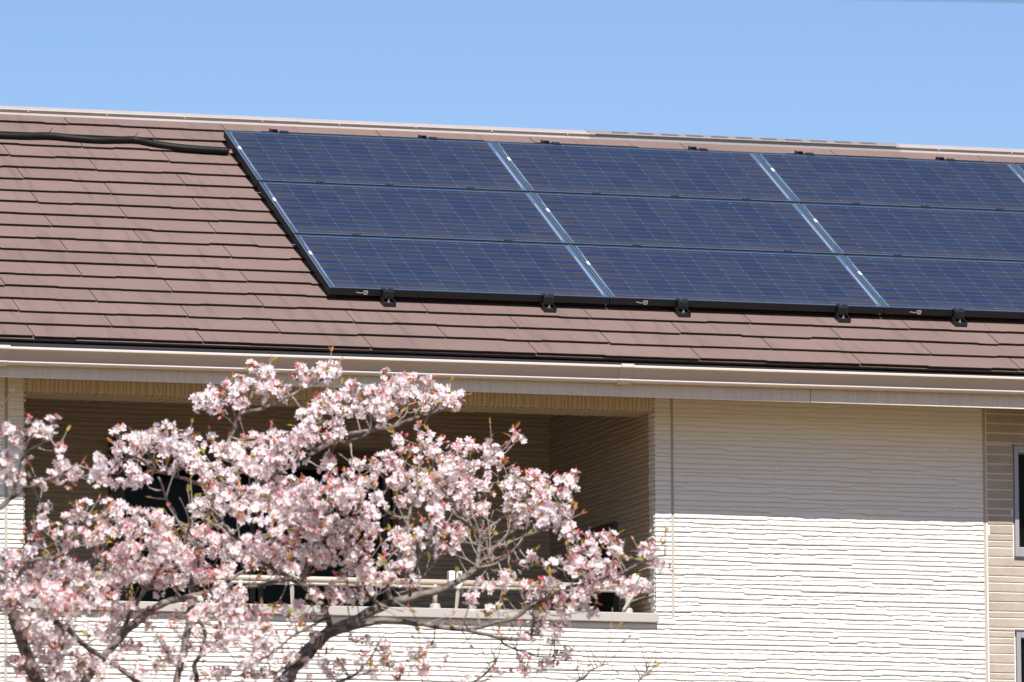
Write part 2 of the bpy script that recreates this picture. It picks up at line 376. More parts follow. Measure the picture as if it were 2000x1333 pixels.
# coping of the parapet
b = MB(); b.box(LX+.004, CX-.004, -.008, .19, ZS+.001, 5.296, .003); b.box(LX+.004, CX+.004, -.042, -.006, ZS, 5.297, .004)
b.build('parapet_coping', M['sill'], house)

# --- gables, rear wall, ceiling slabs
RY, RZ = 2.592, 8.315
YB = 5.2
b = MB()
for x0, x1 in ((HX0, HX0+.15), (HX1-.15, HX1)):
    prof = [(.161, 0), (YB, 0), (YB, ZT), (RY, RZ-.12), (.161, 7.0)]
    b.prism_x(prof, x0, x1)
b.box(HX0+.15, HX1-.15, YB-.15, YB, 0, ZT); b.build('outer_wall', M['siding'], house)

# --- beige stone-pattern cladding at the right end
b = MB(); r = random.Random(3)
hs = [.053, .053, .053, .036]; z = .3; k = 0; zw = [(5.671, 6.27), (4.62, 5.247)]; WX0, WX1 = 3.481, 4.36
b.box(3.318, WX0-.004, -.004, .001, .3, ZT, m=1); b.box(WX1+.004, HX1, -.004, .001, .3, ZT, m=1)
segs = [.3, 4.62-.004, 5.247+.004, 5.671-.004, 6.27+.004, ZT]
for a0, a1 in ((0, 1), (2, 3), (4, 5)): b.box(WX0-.004, WX1+.004, -.004, .001, segs[a0], segs[a1], m=1)
while z < ZT-.01:
    h = min(hs[k % 4] if r.random() > .15 else .036, ZT-z); x = 3.322-r.uniform(0, .3)
    for wz0, wz1 in zw:
        for edge in (wz0-.020, wz1+.013):
            if z+.004 < edge < z+h: h = edge-z
    while x < HX1:
        Lb = r.uniform(.25, .8); x0, x1 = max(x, 3.322), min(x+Lb, HX1)
        parts = [(x0, x1)]
        for wz0, wz1 in zw:
            if z+h > wz0-.0195 and z < wz1+.0125:
                parts = [(p, q) for p, q in ((x0, min(x1, WX0-.006)), (max(x0, WX1+.006), x1)) if q-p > .02]
        for p, q in parts:
            if q-p > .02: b.box(p+.003, q-.003, -.0085-r.uniform(0, .0015), -.003, z+.0075, z+h-.001, .0012)
        x += Lb
    z += h; k += 1
b.build('stone_cladding', [M['brick'], M['mortar']], house)

# --- windows at the right end
def window(x0, x1, z0, z1):
    f = MB(); t = .024
    for a, c, d, e in ((x0, x0+t, z0, z1), (x1-t, x1, z0, z1), (x0+t, x1-t, z1-t*1.6, z1), (x0+t, x1-t, z0, z0+t*1.5)):
        f.box(a, c, -.022, .05, d, e, .002)
    f.box(x0-.006, x1+.006, -.030, -.0, z1+.001, z1+.010, .001); f.box(x0-.004, x1+.004, -.030, .0, z0-.014, z0-.001, .001)
    w_ = f.build('window', M['wframe'], house)
    s = MB(); ti = .005
    for a, c, d, e in ((x0+t, x0+t+ti, z0+t*1.5, z1-t*1.6), (x1-t-ti, x1-t, z0+t*1.5, z1-t*1.6), (x0+t+ti, x1-t-ti, z1-t*1.6-ti, z1-t*1.6), (x0+t+ti, x1-t-ti, z0+t*1.5, z0+t*1.5+ti)):
        s.box(a, c, .004, .04, d, e, .0015)
    s.build('sash', M['wframe'], w_)
    p = MB(); p.box(x0+t+ti-.003, x1-t-ti+.003, .018, .024, z0+t*1.5+ti-.003, z1-t*1.6-ti+.003); p.build('pane', M['glass'], w_)
    p = MB(); p.box(x0+t+.03, x1-t-.03, .11, .12, z0+t, z1-t); p.build('curtain', M['room'], w_)
for wz0, wz1 in zw: window(WX0, WX1, wz0, wz1)

# --- balcony doors
bx0 = at_y(211, 900, BD)[0]; bx1 = at_y(772, 900, BD)[0]; zt_ = at_y(450, 878, BD)[2]; zd = at_y(450, 905, BD)[2]; zhi = at_y(211, 857, BD)[2]
f = MB()
f.box(bx0, bx0+.035, BD-.06, BD-.001, 4.3, zhi, .002); f.box(bx1-.035, bx1, BD-.06, BD-.001, 4.3, zt_, .002)
f.box(bx0+.035, bx1-.035, BD-.05, BD-.001, zd-.03, zd, .002); mx = (bx0+bx1)/2
for xx in (bx0+.035, mx-.03, mx+.0, bx1-.09): f.box(xx+.001, xx+.05, BD-.045, BD-.011, 4.33, zd-.031, .002)
f.box(bx0+.035, bx1-.035, BD-.055, BD-.001, 4.3, 4.329, .002)
door = f.build('balcony_door', M['dframe'], house)
f = MB(); f.box(bx0+.036, bx1-.036, BD-.08, BD-.001, zd+.001, zt_, .004); f.build('shutter_box', M['shutterbox'], door)
f = MB(); f.box(bx0+.05, bx1-.05, BD-.026, BD-.012, 4.33, zd-.03); f.build('pane', M['glass'], door)
f = MB(); y0, y1, zz = .62, 1.18, 5.862
for a, c, d, e in ((y0, y0+.035, 4.3, zz), (y1-.035, y1, 4.3, zz), (y0+.035, y1-.035, zz-.035, zz)): f.box(CX-.030, CX-.0, a, c, d, e, .002)
sdoor = f.build('side_window', M['dframe'], house)
f = MB(); f.box(CX-.018, CX-.010, y0+.036, y1-.036, 4.3, zz-.036); f.build('pane', M['glass'], sdoor)

# --- balcony handrail with posts
f = MB(); zr = 5.448
f.tube([(LX+.01, .085, zr), (CX-.01, .085, zr)], .0165, 16)
f.tube([(LX+.01, .085, zr-.024), (CX-.01, .085, zr-.024)], .009, 8)
rail = f.build('balcony_rail', M['rail'], house, smooth=True)
for x in (-2.0, -.917, .171, 1.262):
    f = MB(); f.tube([(x, .085, 5.33), (x, .085, zr-.012)], .0135, 12); p = f.build('rail_post', M['rail'], rail, smooth=True)
for x in (-2.0, -.917, .171, 1.262):
    f = MB(); f.tube([(x, .085, 5.294), (x, .085, 5.300), (x, .085, 5.325), (x, .085, 5.332), (x, .085, 5.334)], [.033, .0325, .028, .024, .001], 20)
    f.build('post_base', M['sill'], rail, smooth=False)

# --- laundry pole holders hanging on the rail
LH = 'white laundry pole holder '
def holder(x, ang, label):
    e = empty('laundry_pole_holder', (x, .06, zr), label, 'laundry pole holder', 'laundry pole holders on the balcony rail')
    o = np.array([x, .045, zr]); a = math.sin(ang); c = math.cos(ang)
    e1 = np.array([c, 0, -a]); e3 = np.array([a, 0, c]); e2 = np.array([0, 1.0, 0])
    f = MB(); f.box(-.040, -.006, -.015, .03, .0, .060, .006, fr=(o, e1, e2, e3)); f.build('clamp', M['plastic'], e)
    f = MB()
    f.box(.000, .008, -.02, .01, -.035, .058, .002, fr=(o, e1, e2, e3)); f.box(.024, .032, -.02, .01, -.035, .058, .002, fr=(o, e1, e2, e3))
    f.box(.008, .024, -.02, .01, .046, .058, .002, fr=(o, e1, e2, e3)); f.box(.008, .024, -.018, .01, -.035, .012, .002, fr=(o, e1, e2, e3))
    f.box(.008, .024, .004, .010, .012, .046, fr=(o, e1, e2, e3)); f.build('hook', M['plastic'], e)
    f = MB(); q = o+e1*.015
    f.tube([q+e3*-.03, q+e3*-.08+e1*-.004, q+e3*-.145+e1*-.012], [.012, .011, .008], 4); f.build('arm', M['rail'], e)
holder(.275, 0.0, LH+'standing upright beside the middle of the balcony rail')
holder(1.295, .5, LH+'tilted to the right at the right end of the rail')
holder(-.66, -.12, LH+'half hidden behind blossom, left of the other two')

# --- eaves: soffit, fascia, gutter
b = MB(); b.box(HX0-.3, HX1+.3, -.508, .0, ZT-.012, ZT+.012); b.build('soffit', M['soffit'], house)
b = MB(); xj = at_y(1583, 770, -.53)[0]
b.box(HX0-.3, xj-.0015, -.530, -.509, 6.412, 6.585, .0015); b.box(xj+.0015, HX1+.3, -.531, -.510, 6.412, 6.585, .0015)
b.prism_x([(-.536, 6.500), (-.532, 6.504), (-.532, 6.496)], HX0-.3, HX1+.3)
b.build('fascia', M['fascia'], house)
b = MB(); b.box(HX0-.3, HX1+.3, -.545, -.532, 6.545, 6.592); b.build('eave_edge', M['eave'], house)
def gz(x): return 6.559+(x+2.357)*.00264     # the gutter rises slightly to the right
def gutter_prof(k=0.0, lift=0.0):
    # closed section, top lip first; y outward negative
    return [(-.640-k, lift), (-.651-k, -.002+lift), (-.653-k, -.006), (-.653-k, -.014), (-.628-k, -.018), (-.622-k, -.024), (-.606-k, -.046), (-.593-k, -.062), (-.592-k, -.066), (-.601-k, -.072), (-.603-k, -.076), (-.601-k, -.080),
            (-.592, -.086-k), (-.566, -.089-k), (-.550, -.070), (-.550, -.010), (-.556, -.010), (-.556, -.066), (-.570, -.080), (-.586, -.076), (-.600, -.046), (-.617, -.020), (-.628, -.010)]
gx = [HX0-.3, -2.31, 1.235, HX1+.3]
gut = None
b = MB()
for a0, a1 in ((HX0-.3, HX1+.3),):
    pr = [(y, z+gz(a0)) for y, z in gutter_prof()]; b.prism_x(pr, a0, a1, dz=gz(a1)-gz(a0), cap=False)
gut = b.build('gutter', M['gutter'], house)
for xs0, xs1 in ((at_y(-60, 690, -.65)[0], at_y(19.5, 690, -.65)[0]), (at_y(1213.5, 730, -.65)[0], at_y(1238, 730, -.65)[0])):
    b = MB(); pr = [(y, z+gz(xs0)) for y, z in gutter_prof(.008, .006)]; b.prism_x(pr, xs0, xs1, dz=gz(xs1)-gz(xs0)); b.build('gutter_sleeve', M['gutter'], gut)

# --- roof: deck + slates
S0, EXPO, NC, TW = -.700, .1845, 19, .9215
b = MB(); q0 = roofpt(0, S0+.03, -.02); q1 = roofpt(0, 2.86, -.02)
b.add([roofpt(HX0-.35, S0+.03, 0), roofpt(HX1+.35, S0+.03, 0), roofpt(HX1+.35, 2.87, 0), roofpt(HX0-.35, 2.87, 0),
       roofpt(HX0-.35, S0+.03, -.02), roofpt(HX1+.35, S0+.03, -.02), roofpt(HX1+.35, 2.87, -.02), roofpt(HX0-.35, 2.87, -.02)],
      [(0, 1, 2, 3), (7, 6, 5, 4), (0, 4, 5, 1), (1, 5, 6, 2), (3, 2, 6, 7), (0, 3, 7, 4)])
deck = b.build('roof', M['eave'], house)
b = MB(); yb = RY+(RY+.55); b.add([(HX0-.35, RY, RZ), (HX1+.35, RY, RZ), (HX1+.35, yb, 6.6), (HX0-.35, yb, 6.6), (HX0-.35, RY, RZ-.03), (HX1+.35, RY, RZ-.03), (HX1+.35, yb, 6.57), (HX0-.35, yb, 6.57)],
      [(0, 1, 2, 3), (7, 6, 5, 4), (0, 4, 5, 1), (1, 5, 6, 2), (3, 2, 6, 7), (0, 3, 7, 4)]); b.build('rear_roof_slope', M['roofback'], house)
b = MB(); tones = []; r = random.Random(12)
for k in range(NC+1):
    sb = S0+k*EXPO; off = -2.205 if k % 2 == 0 else -1.742
    if k == NC: continue
    nt0 = int((HX0-.35-off)/TW)-1
    j = nt0
    while off+j*TW < HX1+.35:
        xa = max(off+j*TW, HX0-.35); xb = min(off+(j+1)*TW-.0046, HX1+.35); j += 1
        if xb-xa < .03: continue
        # lower edge: two to four tabs of different length
        cuts = [xa]; x = xa
        while True:
            x += r.uniform(.16, .42)
            if x > xb-.1: break
            cuts.append(x)
        cuts.append(xb); drop = [r.choice([0, .004, .009, .013]) for _ in cuts[:-1]]
        pts = []
        for c in range(len(cuts)-1):
            a_, e_ = cuts[c], cuts[c+1]
            m_ = max(1, int((e_-a_)/.05))
            for t in range(m_+1):
                xx = a_+(e_-a_)*t/m_
                if c > 0 and t == 0: xx += .012
                pts.append((xx, sb+drop[c]+r.uniform(-.0012, .0012)))
        TH_, HB, HT = .0072, .0165, .0015
        sT = min(sb+EXPO+.035, 2.86); base = []
        tone = r.random(); n0 = len(b.f)
        top = [roofpt(x, s, HB+TH_*.5-.00) for x, s in pts]; mid = [roofpt(x, s+.001, HB+TH_*.5-TH_) for x, s in pts]
        tt = [roofpt(x, sT, HT+TH_*.3) for x, s in pts]
        n = len(pts); b.add(top+mid+tt, [(i, i+1, 2*n+i+1, 2*n+i) for i in range(n-1)]+[(n+i, n+i+1, i+1, i) for i in range(n-1)]+[(n+i+1, n+i, 2*n+i, 2*n+i+1) for i in range(n-1)]+[(n, 0, 2*n), (n-1, 2*n-1, 3*n-1)])
        for fi in range(n0, len(b.f)): b.m[fi] = 0
        for i in range(n-1): b.m[n0+(n-1)+i] = 1
        tones += [tone]*(len(b.f)-n0)
M['slate_edge'] = mat('slate_edge', (.02, .015, .013), .9)
o = b.build('slate_shingles', [M['shingle'], M['slate_edge']], deck)
at_ = o.data.attributes.new('tone', 'FLOAT', 'FACE'); at_.data.foreach_set('value', tones)
# eave starter strip
b = MB(); b.add([roofpt(HX0-.35, S0+.008, .001), roofpt(HX1+.35, S0+.008, .001), roofpt(HX1+.35, S0+.10, .003), roofpt(HX0-.35, S0+.10, .003), roofpt(HX0-.35, S0+.010, -.004), roofpt(HX1+.35, S0+.010, -.004)], [(0, 1, 2, 3), (4, 5, 1, 0)])
b.build('starter_course', M['shingle'], deck)

# --- ridge capping in sheet metal, with a louvred vent section
FL = roofpt(0, 2.762, .012)
def cap_profile(up=0.0, c=0):
    f0 = roofpt(0, 2.762, .012+up*.2); f1 = roofpt(0, 2.785, .013+up*.2)
    fy, fz = f1[1]+.004, f1[2]
    front_ = [(f0[1], f0[2]-.010), (f0[1], f0[2]), (f1[1]+.016, f1[2]+.004), (f1[1]+.014, f1[2]+.0160+up), (f1[1]-.003, f1[2]+.0165+up), (f1[1]-.002, f1[2]+.0205+up), (RY-.002, RZ+.034+up)]
    back_ = [(2*RY-y, z) for y, z in front_[::-1]]
    return front_+back_
vx0 = at_y(1152, 262, RY)[0]; vx1 = at_y(1741, 288, RY)[0]
seams = [HX0-.35, -5.5, -3.7, -1.85, at_y(581, 240, RY)[0], vx0, vx1, 5.55, 7.4, HX1+.35]
cap = None; b = MB()
for i in range(len(seams)-1):
    if abs(seams[i]-vx0) < .001: continue
    b = MB(); b.prism_x(cap_profile(.0012*(i % 2)), seams[i]+(0.0 if i % 2 else -.004), seams[i+1]+(0.004 if i % 2 == 0 else 0)); b.build('ridge_cap', M['ridge'], deck)
xs = at_y(203, 228, RY)[0]; b = MB()
f1 = roofpt(0, 2.785, .013)
x = xs-4*.46
while x < HX1:
    if not (vx0 < x < vx1-.02): b = MB(); b.tube([(x, f1[1]-.003, f1[2]+.010), (x, f1[1]-.007, f1[2]+.0095)], [.0035, .0025], 8); b.build('ridge_screw', M['plastic'], deck)
    x += .4585
b = MB(); b.prism_x(cap_profile(.0035), vx0-.03, vx1+.02); vent = b.build('ridge_vent', M['ventmetal'], deck)
b = MB(); pr = cap_profile(.0035); (ya, za), (yb_, zb_) = pr[5], pr[6]; d = np.array([0, yb_-ya, zb_-za]); d /= np.linalg.norm(d); nn = np.array([0, -d[2], d[1]])
for k in range(11):
    xc = at_y(1206+k*48.35, 268, RY)[0]; b = MB()
    b.box(-.050, .050, .016, .062, -.0005, .0008, fr=(np.array([xc, ya, za]), ex, d, nn), m=0)
    for t in range(3): b.box(-.048, .048, .024+t*.012, .027+t*.012, .0, .0012, fr=(np.array([xc, ya, za]), ex, d, nn), m=1)
    b.build('louvre_slot', [M['slot'], M['ventmetal']], deck)
for px in (1231, 1377, 1522, 1667):
    xc = at_y(px, 268, RY)[0]; o_ = np.array([xc, ya, za])+d*.03
    b = MB(); b.tube([o_, o_+nn*.003, o_+nn*.0045], [.009, .008, .003], 10); b.build('vent_bolt', M['ventmetal'], deck, smooth=True)

# ------------------------------------------------------------------ solar panels
FW = 1.590260; FH = .817977
pm = Matrix(((1, 0, 0), (0, u_[1], n_[1]), (0, u_[2], n_[2])))
def frame_mesh():
    b = MB(); t = .0105; h = .040
    b.box(0, t, 0, PH, -h, 0, .0008); b.box(PW-t, PW, 0, PH, -h, 0, .0008); b.box(t, PW-t, 0, t, -h, 0, .0008); b.box(t, PW-t, PH-t, PH, -h, 0, .0008)
    b.box(t, t+.012, t, PH-t, -.006, -.0015); 
    return b
ordw = ['upper', 'middle', 'lower']; colw = ['leftmost', 'second', 'third', 'rightmost']
nbr = {0: 'first from the bare slates', 1: 'second from the bare slates', 2: 'third from the bare slates', 3: 'cut off by the photo edge'}
rowt = {2: 'top row', 1: 'middle row', 0: 'bottom row'}
protos = {}
for c in range(4):
    for rrow in range(3):
        org = P0+ex*(c*FW)+u_*(rrow*FH)
        root = empty('solar_panel', tuple(org), f'dark blue solar panel in the {rowt[rrow]}, {nbr[c]}', 'solar panel', 'solar panels on the roof')
        root.rotation_euler = (PHI, 0, 0)
        if not protos:
            fb = frame_mesh()
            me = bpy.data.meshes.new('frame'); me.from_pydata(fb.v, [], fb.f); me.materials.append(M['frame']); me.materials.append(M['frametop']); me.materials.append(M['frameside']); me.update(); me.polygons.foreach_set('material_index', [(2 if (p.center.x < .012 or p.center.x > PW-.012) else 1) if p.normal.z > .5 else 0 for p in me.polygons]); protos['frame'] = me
            gme = bpy.data.meshes.new('glass'); gb = MB(); gb.box(.0095, PW-.0095, .0095, PH-.0095, -.006, -.002); gme.from_pydata(gb.v, [], gb.f); gme.materials.append(M['cells']); protos['cell_glass'] = gme
            gb = MB(); gb.box(.0165, .0305, .50, .545, -.0012, -.0006, m=0); gb.box(.0195, .0275, .512, .533, -.0006, -.0004, m=1)
            sme = bpy.data.meshes.new('sticker'); sme.from_pydata(gb.v, [], gb.f); sme.materials.append(M['white']); sme.materials.append(M['joint']); sme.polygons.foreach_set('material_index', gb.m); protos['sticker'] = sme
            # maker's mark on the lower frame face: small script-like squiggle and a shield
            gb = MB()
            pts = [(.150+.004*i, -.0010, -.024+(.0028*math.sin(i*1.9)+.002*math.sin(i*.8))) for i in range(10)]
            gb.tube(pts, .0016, 4)
            gb.box(.190, .216, -.0012, -.0003, -.016, -.011); gb.box(.190, .195, -.0012, -.0003, -.030, -.016); gb.box(.211, .216, -.0012, -.0003, -.029, -.016)
            gb.box(.195, .213, -.0012, -.0003, -.034, -.029); gb.box(.199, .202, -.0012, -.0003, -.026, -.017); gb.box(.205, .209, -.0012, -.0003, -.026, -.019)
            lme = bpy.data.meshes.new('maker_mark'); lme.from_pydata(gb.v, [], gb.f); lme.materials.append(M['joint']); protos['maker_mark'] = lme
        for nm in ('frame', 'cell_glass', 'sticker')+(('maker_mark',) if rrow == 0 else ()):
            o = bpy.data.objects.new(nm, protos[nm]); COL.objects.link(o); o.parent = root

# brackets: lower edge
BR_LO = [(770, 'first from the left'), (1076, 'second from the left'), (1331, 'third from the left'), (1634, 'fourth from the left'), (1854, 'fifth from the left')]
fr_s = 0.0
def panel_frame_at(x, s): return (P0+ex*(x-P0[0])+u_*s, ex, u_, n_)
for px, wd in BR_LO:
    x = at_plane(px, 585, P0, n_)[0]; fr = panel_frame_at(x, 0.0)
    e = empty('panel_bracket', tuple(fr[0]-n_*.085), f'black clamp bracket under the lower panel edge, {wd}', 'bracket', 'brackets along the lower panel edge')
    b = MB(); b.box(-.034, .034, -.085, .10, -.071, -.060, .001, fr=fr); b.box(-.034, -.028, -.085, .02, -.060, -.043, .001, fr=fr); b.box(.028, .034, -.085, .02, -.060, -.043, .001, fr=fr)
    b.box(-.028, .028, -.085, -.079, -.060, -.046, .001, fr=fr); b.build('foot', M['black'], e)
    b = MB(); b.box(-.030, .030, -.030, -.001, -.045, .002, .002, fr=fr); b.box(-.034, -.010, -.020, .010, .0005, .006, .001, fr=fr); b.box(.004, .032, -.020, .010, .0005, .005, .001, fr=fr)
    b.build('clamp', M['black'], e)
    b = MB(); o_ = fr[0]-u_*.05; b.tube([o_-n_*.062, o_-n_*.048], .007, 6); b.tube([o_-n_*.060, o_-n_*.040], .0035, 8); b.build('bolt', M['ventmetal'], e)
# brackets: upper edge
for px, wd in ((547, 'first'), (838, 'second'), (1078, 'third'), (1366, 'fourth'), (1574, 'fifth'), (1850, 'sixth')):
    stp = 3*FH-.018; x = at_plane(px, 252+(px-437)*.0425, P0, n_)[0]; fr = panel_frame_at(x, stp)
    e = empty('panel_bracket', tuple(fr[0]-n_*.085), f'black clamp bracket between upper panel edge and ridge, {wd} from the left', 'bracket', 'brackets along the upper panel edge')
    b = MB(); b.box(-.045, .040, -.06, .085, -.071, -.062, .001, fr=fr); b.box(-.050, -.044, .0, .078, -.062, -.004, .001, fr=fr); b.box(-.014, -.006, .0, .07, -.062, -.004, .001, fr=fr)
    b.box(-.050, -.006, .066, .072, -.062, -.006, .0005, fr=fr); b.build('foot', M['black'], e)
    b = MB(); b.box(-.002, .046, .001, .028, -.045, .004, .002, fr=fr); b.box(-.000, .046, -.012, .004, .0008, .005, .001, fr=fr); b.build('clamp', M['black'], e)
# mid clamps between the rows
MC = [(2, [626, 761, 919, 1165, 1318, 1457, 1671, 1806, 1952], 352), (1, [700, 997, 1248, 1544, 1759], 457)]
pos = ['first', 'second', 'third', 'fourth', 'fifth', 'sixth', 'seventh', 'eighth', 'ninth']
for rr, pxs, yy in MC:
    for i, px in enumerate(pxs):
        x = at_plane(px, yy+(px-505)*.039, P0, n_)[0]; fr = panel_frame_at(x, rr*FH-.009)
        b = MB(); b.box(-.024, .024, -.015, .015, .0008, .0045, .001, fr=fr); b.box(-.024, .024, -.0035, .0035, -.045, .001, .0, fr=fr); b.tube([fr[0]+n_*.004, fr[0]+n_*.008], .005, 6)
        o = b.build('panel_clamp', M['black'], origin=fr[0])
        tag(o, f'small black clamp in the seam between {"top and middle" if rr == 2 else "middle and bottom"} panel rows, {pos[i]} from the left', 'clamp', 'clamps in the panel seams')

# rails hidden under the field keep the panels carried
for rr in range(4):
    s = rr*FH-.004+(.10 if rr == 0 else (-.10 if rr == 3 else 0)); b = MB(); fr = panel_frame_at(P0[0], s)
    b.box(.08, 4*FW-.05, -.02, .02, -.071, -.0402, .0, fr=fr)
    o = b.build('mounting_rail', M['black'], origin=fr[0]); tag(o, ['black mounting rail hidden under the bottom row of panels', 'black mounting rail under the seam of middle and bottom panels', 'black mounting rail under the seam of top and middle panels', 'black mounting rail hidden under the top row of panels'][rr], 'rail', 'rails under the panels')

# ------------------------------------------------------------------ conduit on the slates
cp = [(-900, 229), (-600, 243), (-300, 252), (-120, 259), (-40, 262.5), (0, 264.6), (50, 266), (97, 265.8), (140, 270), (187, 273.8), (230, 273.8), (264, 273.6), (290, 279), (317, 284), (350, 288.5), (388, 291.8), (420, 293.8), (446, 295.5)]
C3 = []
for px, py in cp:
    x, s = roof_px(px, py, .034); C3.append(roofpt(x, s, .034))
def spline(P, k=6):
    P = [P[0]]+list(P)+[P[-1]]; out_ = []
    for i in range(1, len(P)-2):
        for t in np.linspace(0, 1, k, endpoint=False):
            a0, a1, a2, a3 = P[i-1], P[i], P[i+1], P[i+2]
            out_.append(.5*((2*a1)+(-a0+a2)*t+(2*a0-5*a1+4*a2-a3)*t*t+(-a0+3*a1-3*a2+a3)*t**3))
    return out_+[P[-2]]
con = empty('cable_conduit', tuple(C3[0]), 'thick black cable sleeve lying across the brown slates to the panels', 'cable')
b = MB(); b.tube(spline(C3), .0205, 20); b.build('sleeve', M['conduit'], con, smooth=True)
e0 = C3[-1]
for i, (dz, m_) in enumerate(((.007, 'red'), (-.002, 'white'), (-.009, 'joint'))):
    b = MB(); b.tube([e0+n_*dz, e0+ex*.02+n_*(dz*.9)-u_*.004, e0+ex*.06+n_*(dz*.6)-u_*.010], .0042, 8); b.build('wire', M[m_], con, smooth=True)
for j in (7, 11):
    b = MB(); c_ = C3[j]; tn = C3[j+1]-C3[j-1]; tn /= np.linalg.norm(tn); B1 = np.cross(tn, n_); ring = [c_+.0215*(math.cos(t)*n_+math.sin(t)*B1) for t in np.linspace(0, 2*math.pi, 17)]
    b.tube(ring, .0028, 6); b.tube([c_+n_*.021, c_+n_*.035+ex*.004, c_+n_*.048+ex*.012], [.002, .0018, .0012], 5)
    b.box(-.03, .03, -.035, .03, -.033, -.022, .002, fr=(c_, ex, u_, n_)); b.build('cable_tie', M['black'], con)

# ------------------------------------------------------------------ overhead line
a_ = CAM+ray(1865, .2)*88; c_ = CAM+ray(2000, 2.4)*88.0; d = (c_-a_)/np.linalg.norm(c_-a_)
pts = [a_+d*t+np.array([0, 0, .00045*(t-3)**2]) for t in np.linspace(-32, 45, 60)]
b = MB(); b.tube(pts, .0085, 6); o = b.build('overhead_wire', M['black'], origin=a_); tag(o, 'thin dark overhead wire crossing the blue sky above the roof', 'wire')

# ------------------------------------------------------------------ flowering cherry tree in front of the house
TY = -5.5
def tp(px, py, dy=0.0): return at_y(px, py, TY+dy)
def pxm(P): return FPX/float(np.dot(F, P-CAM))
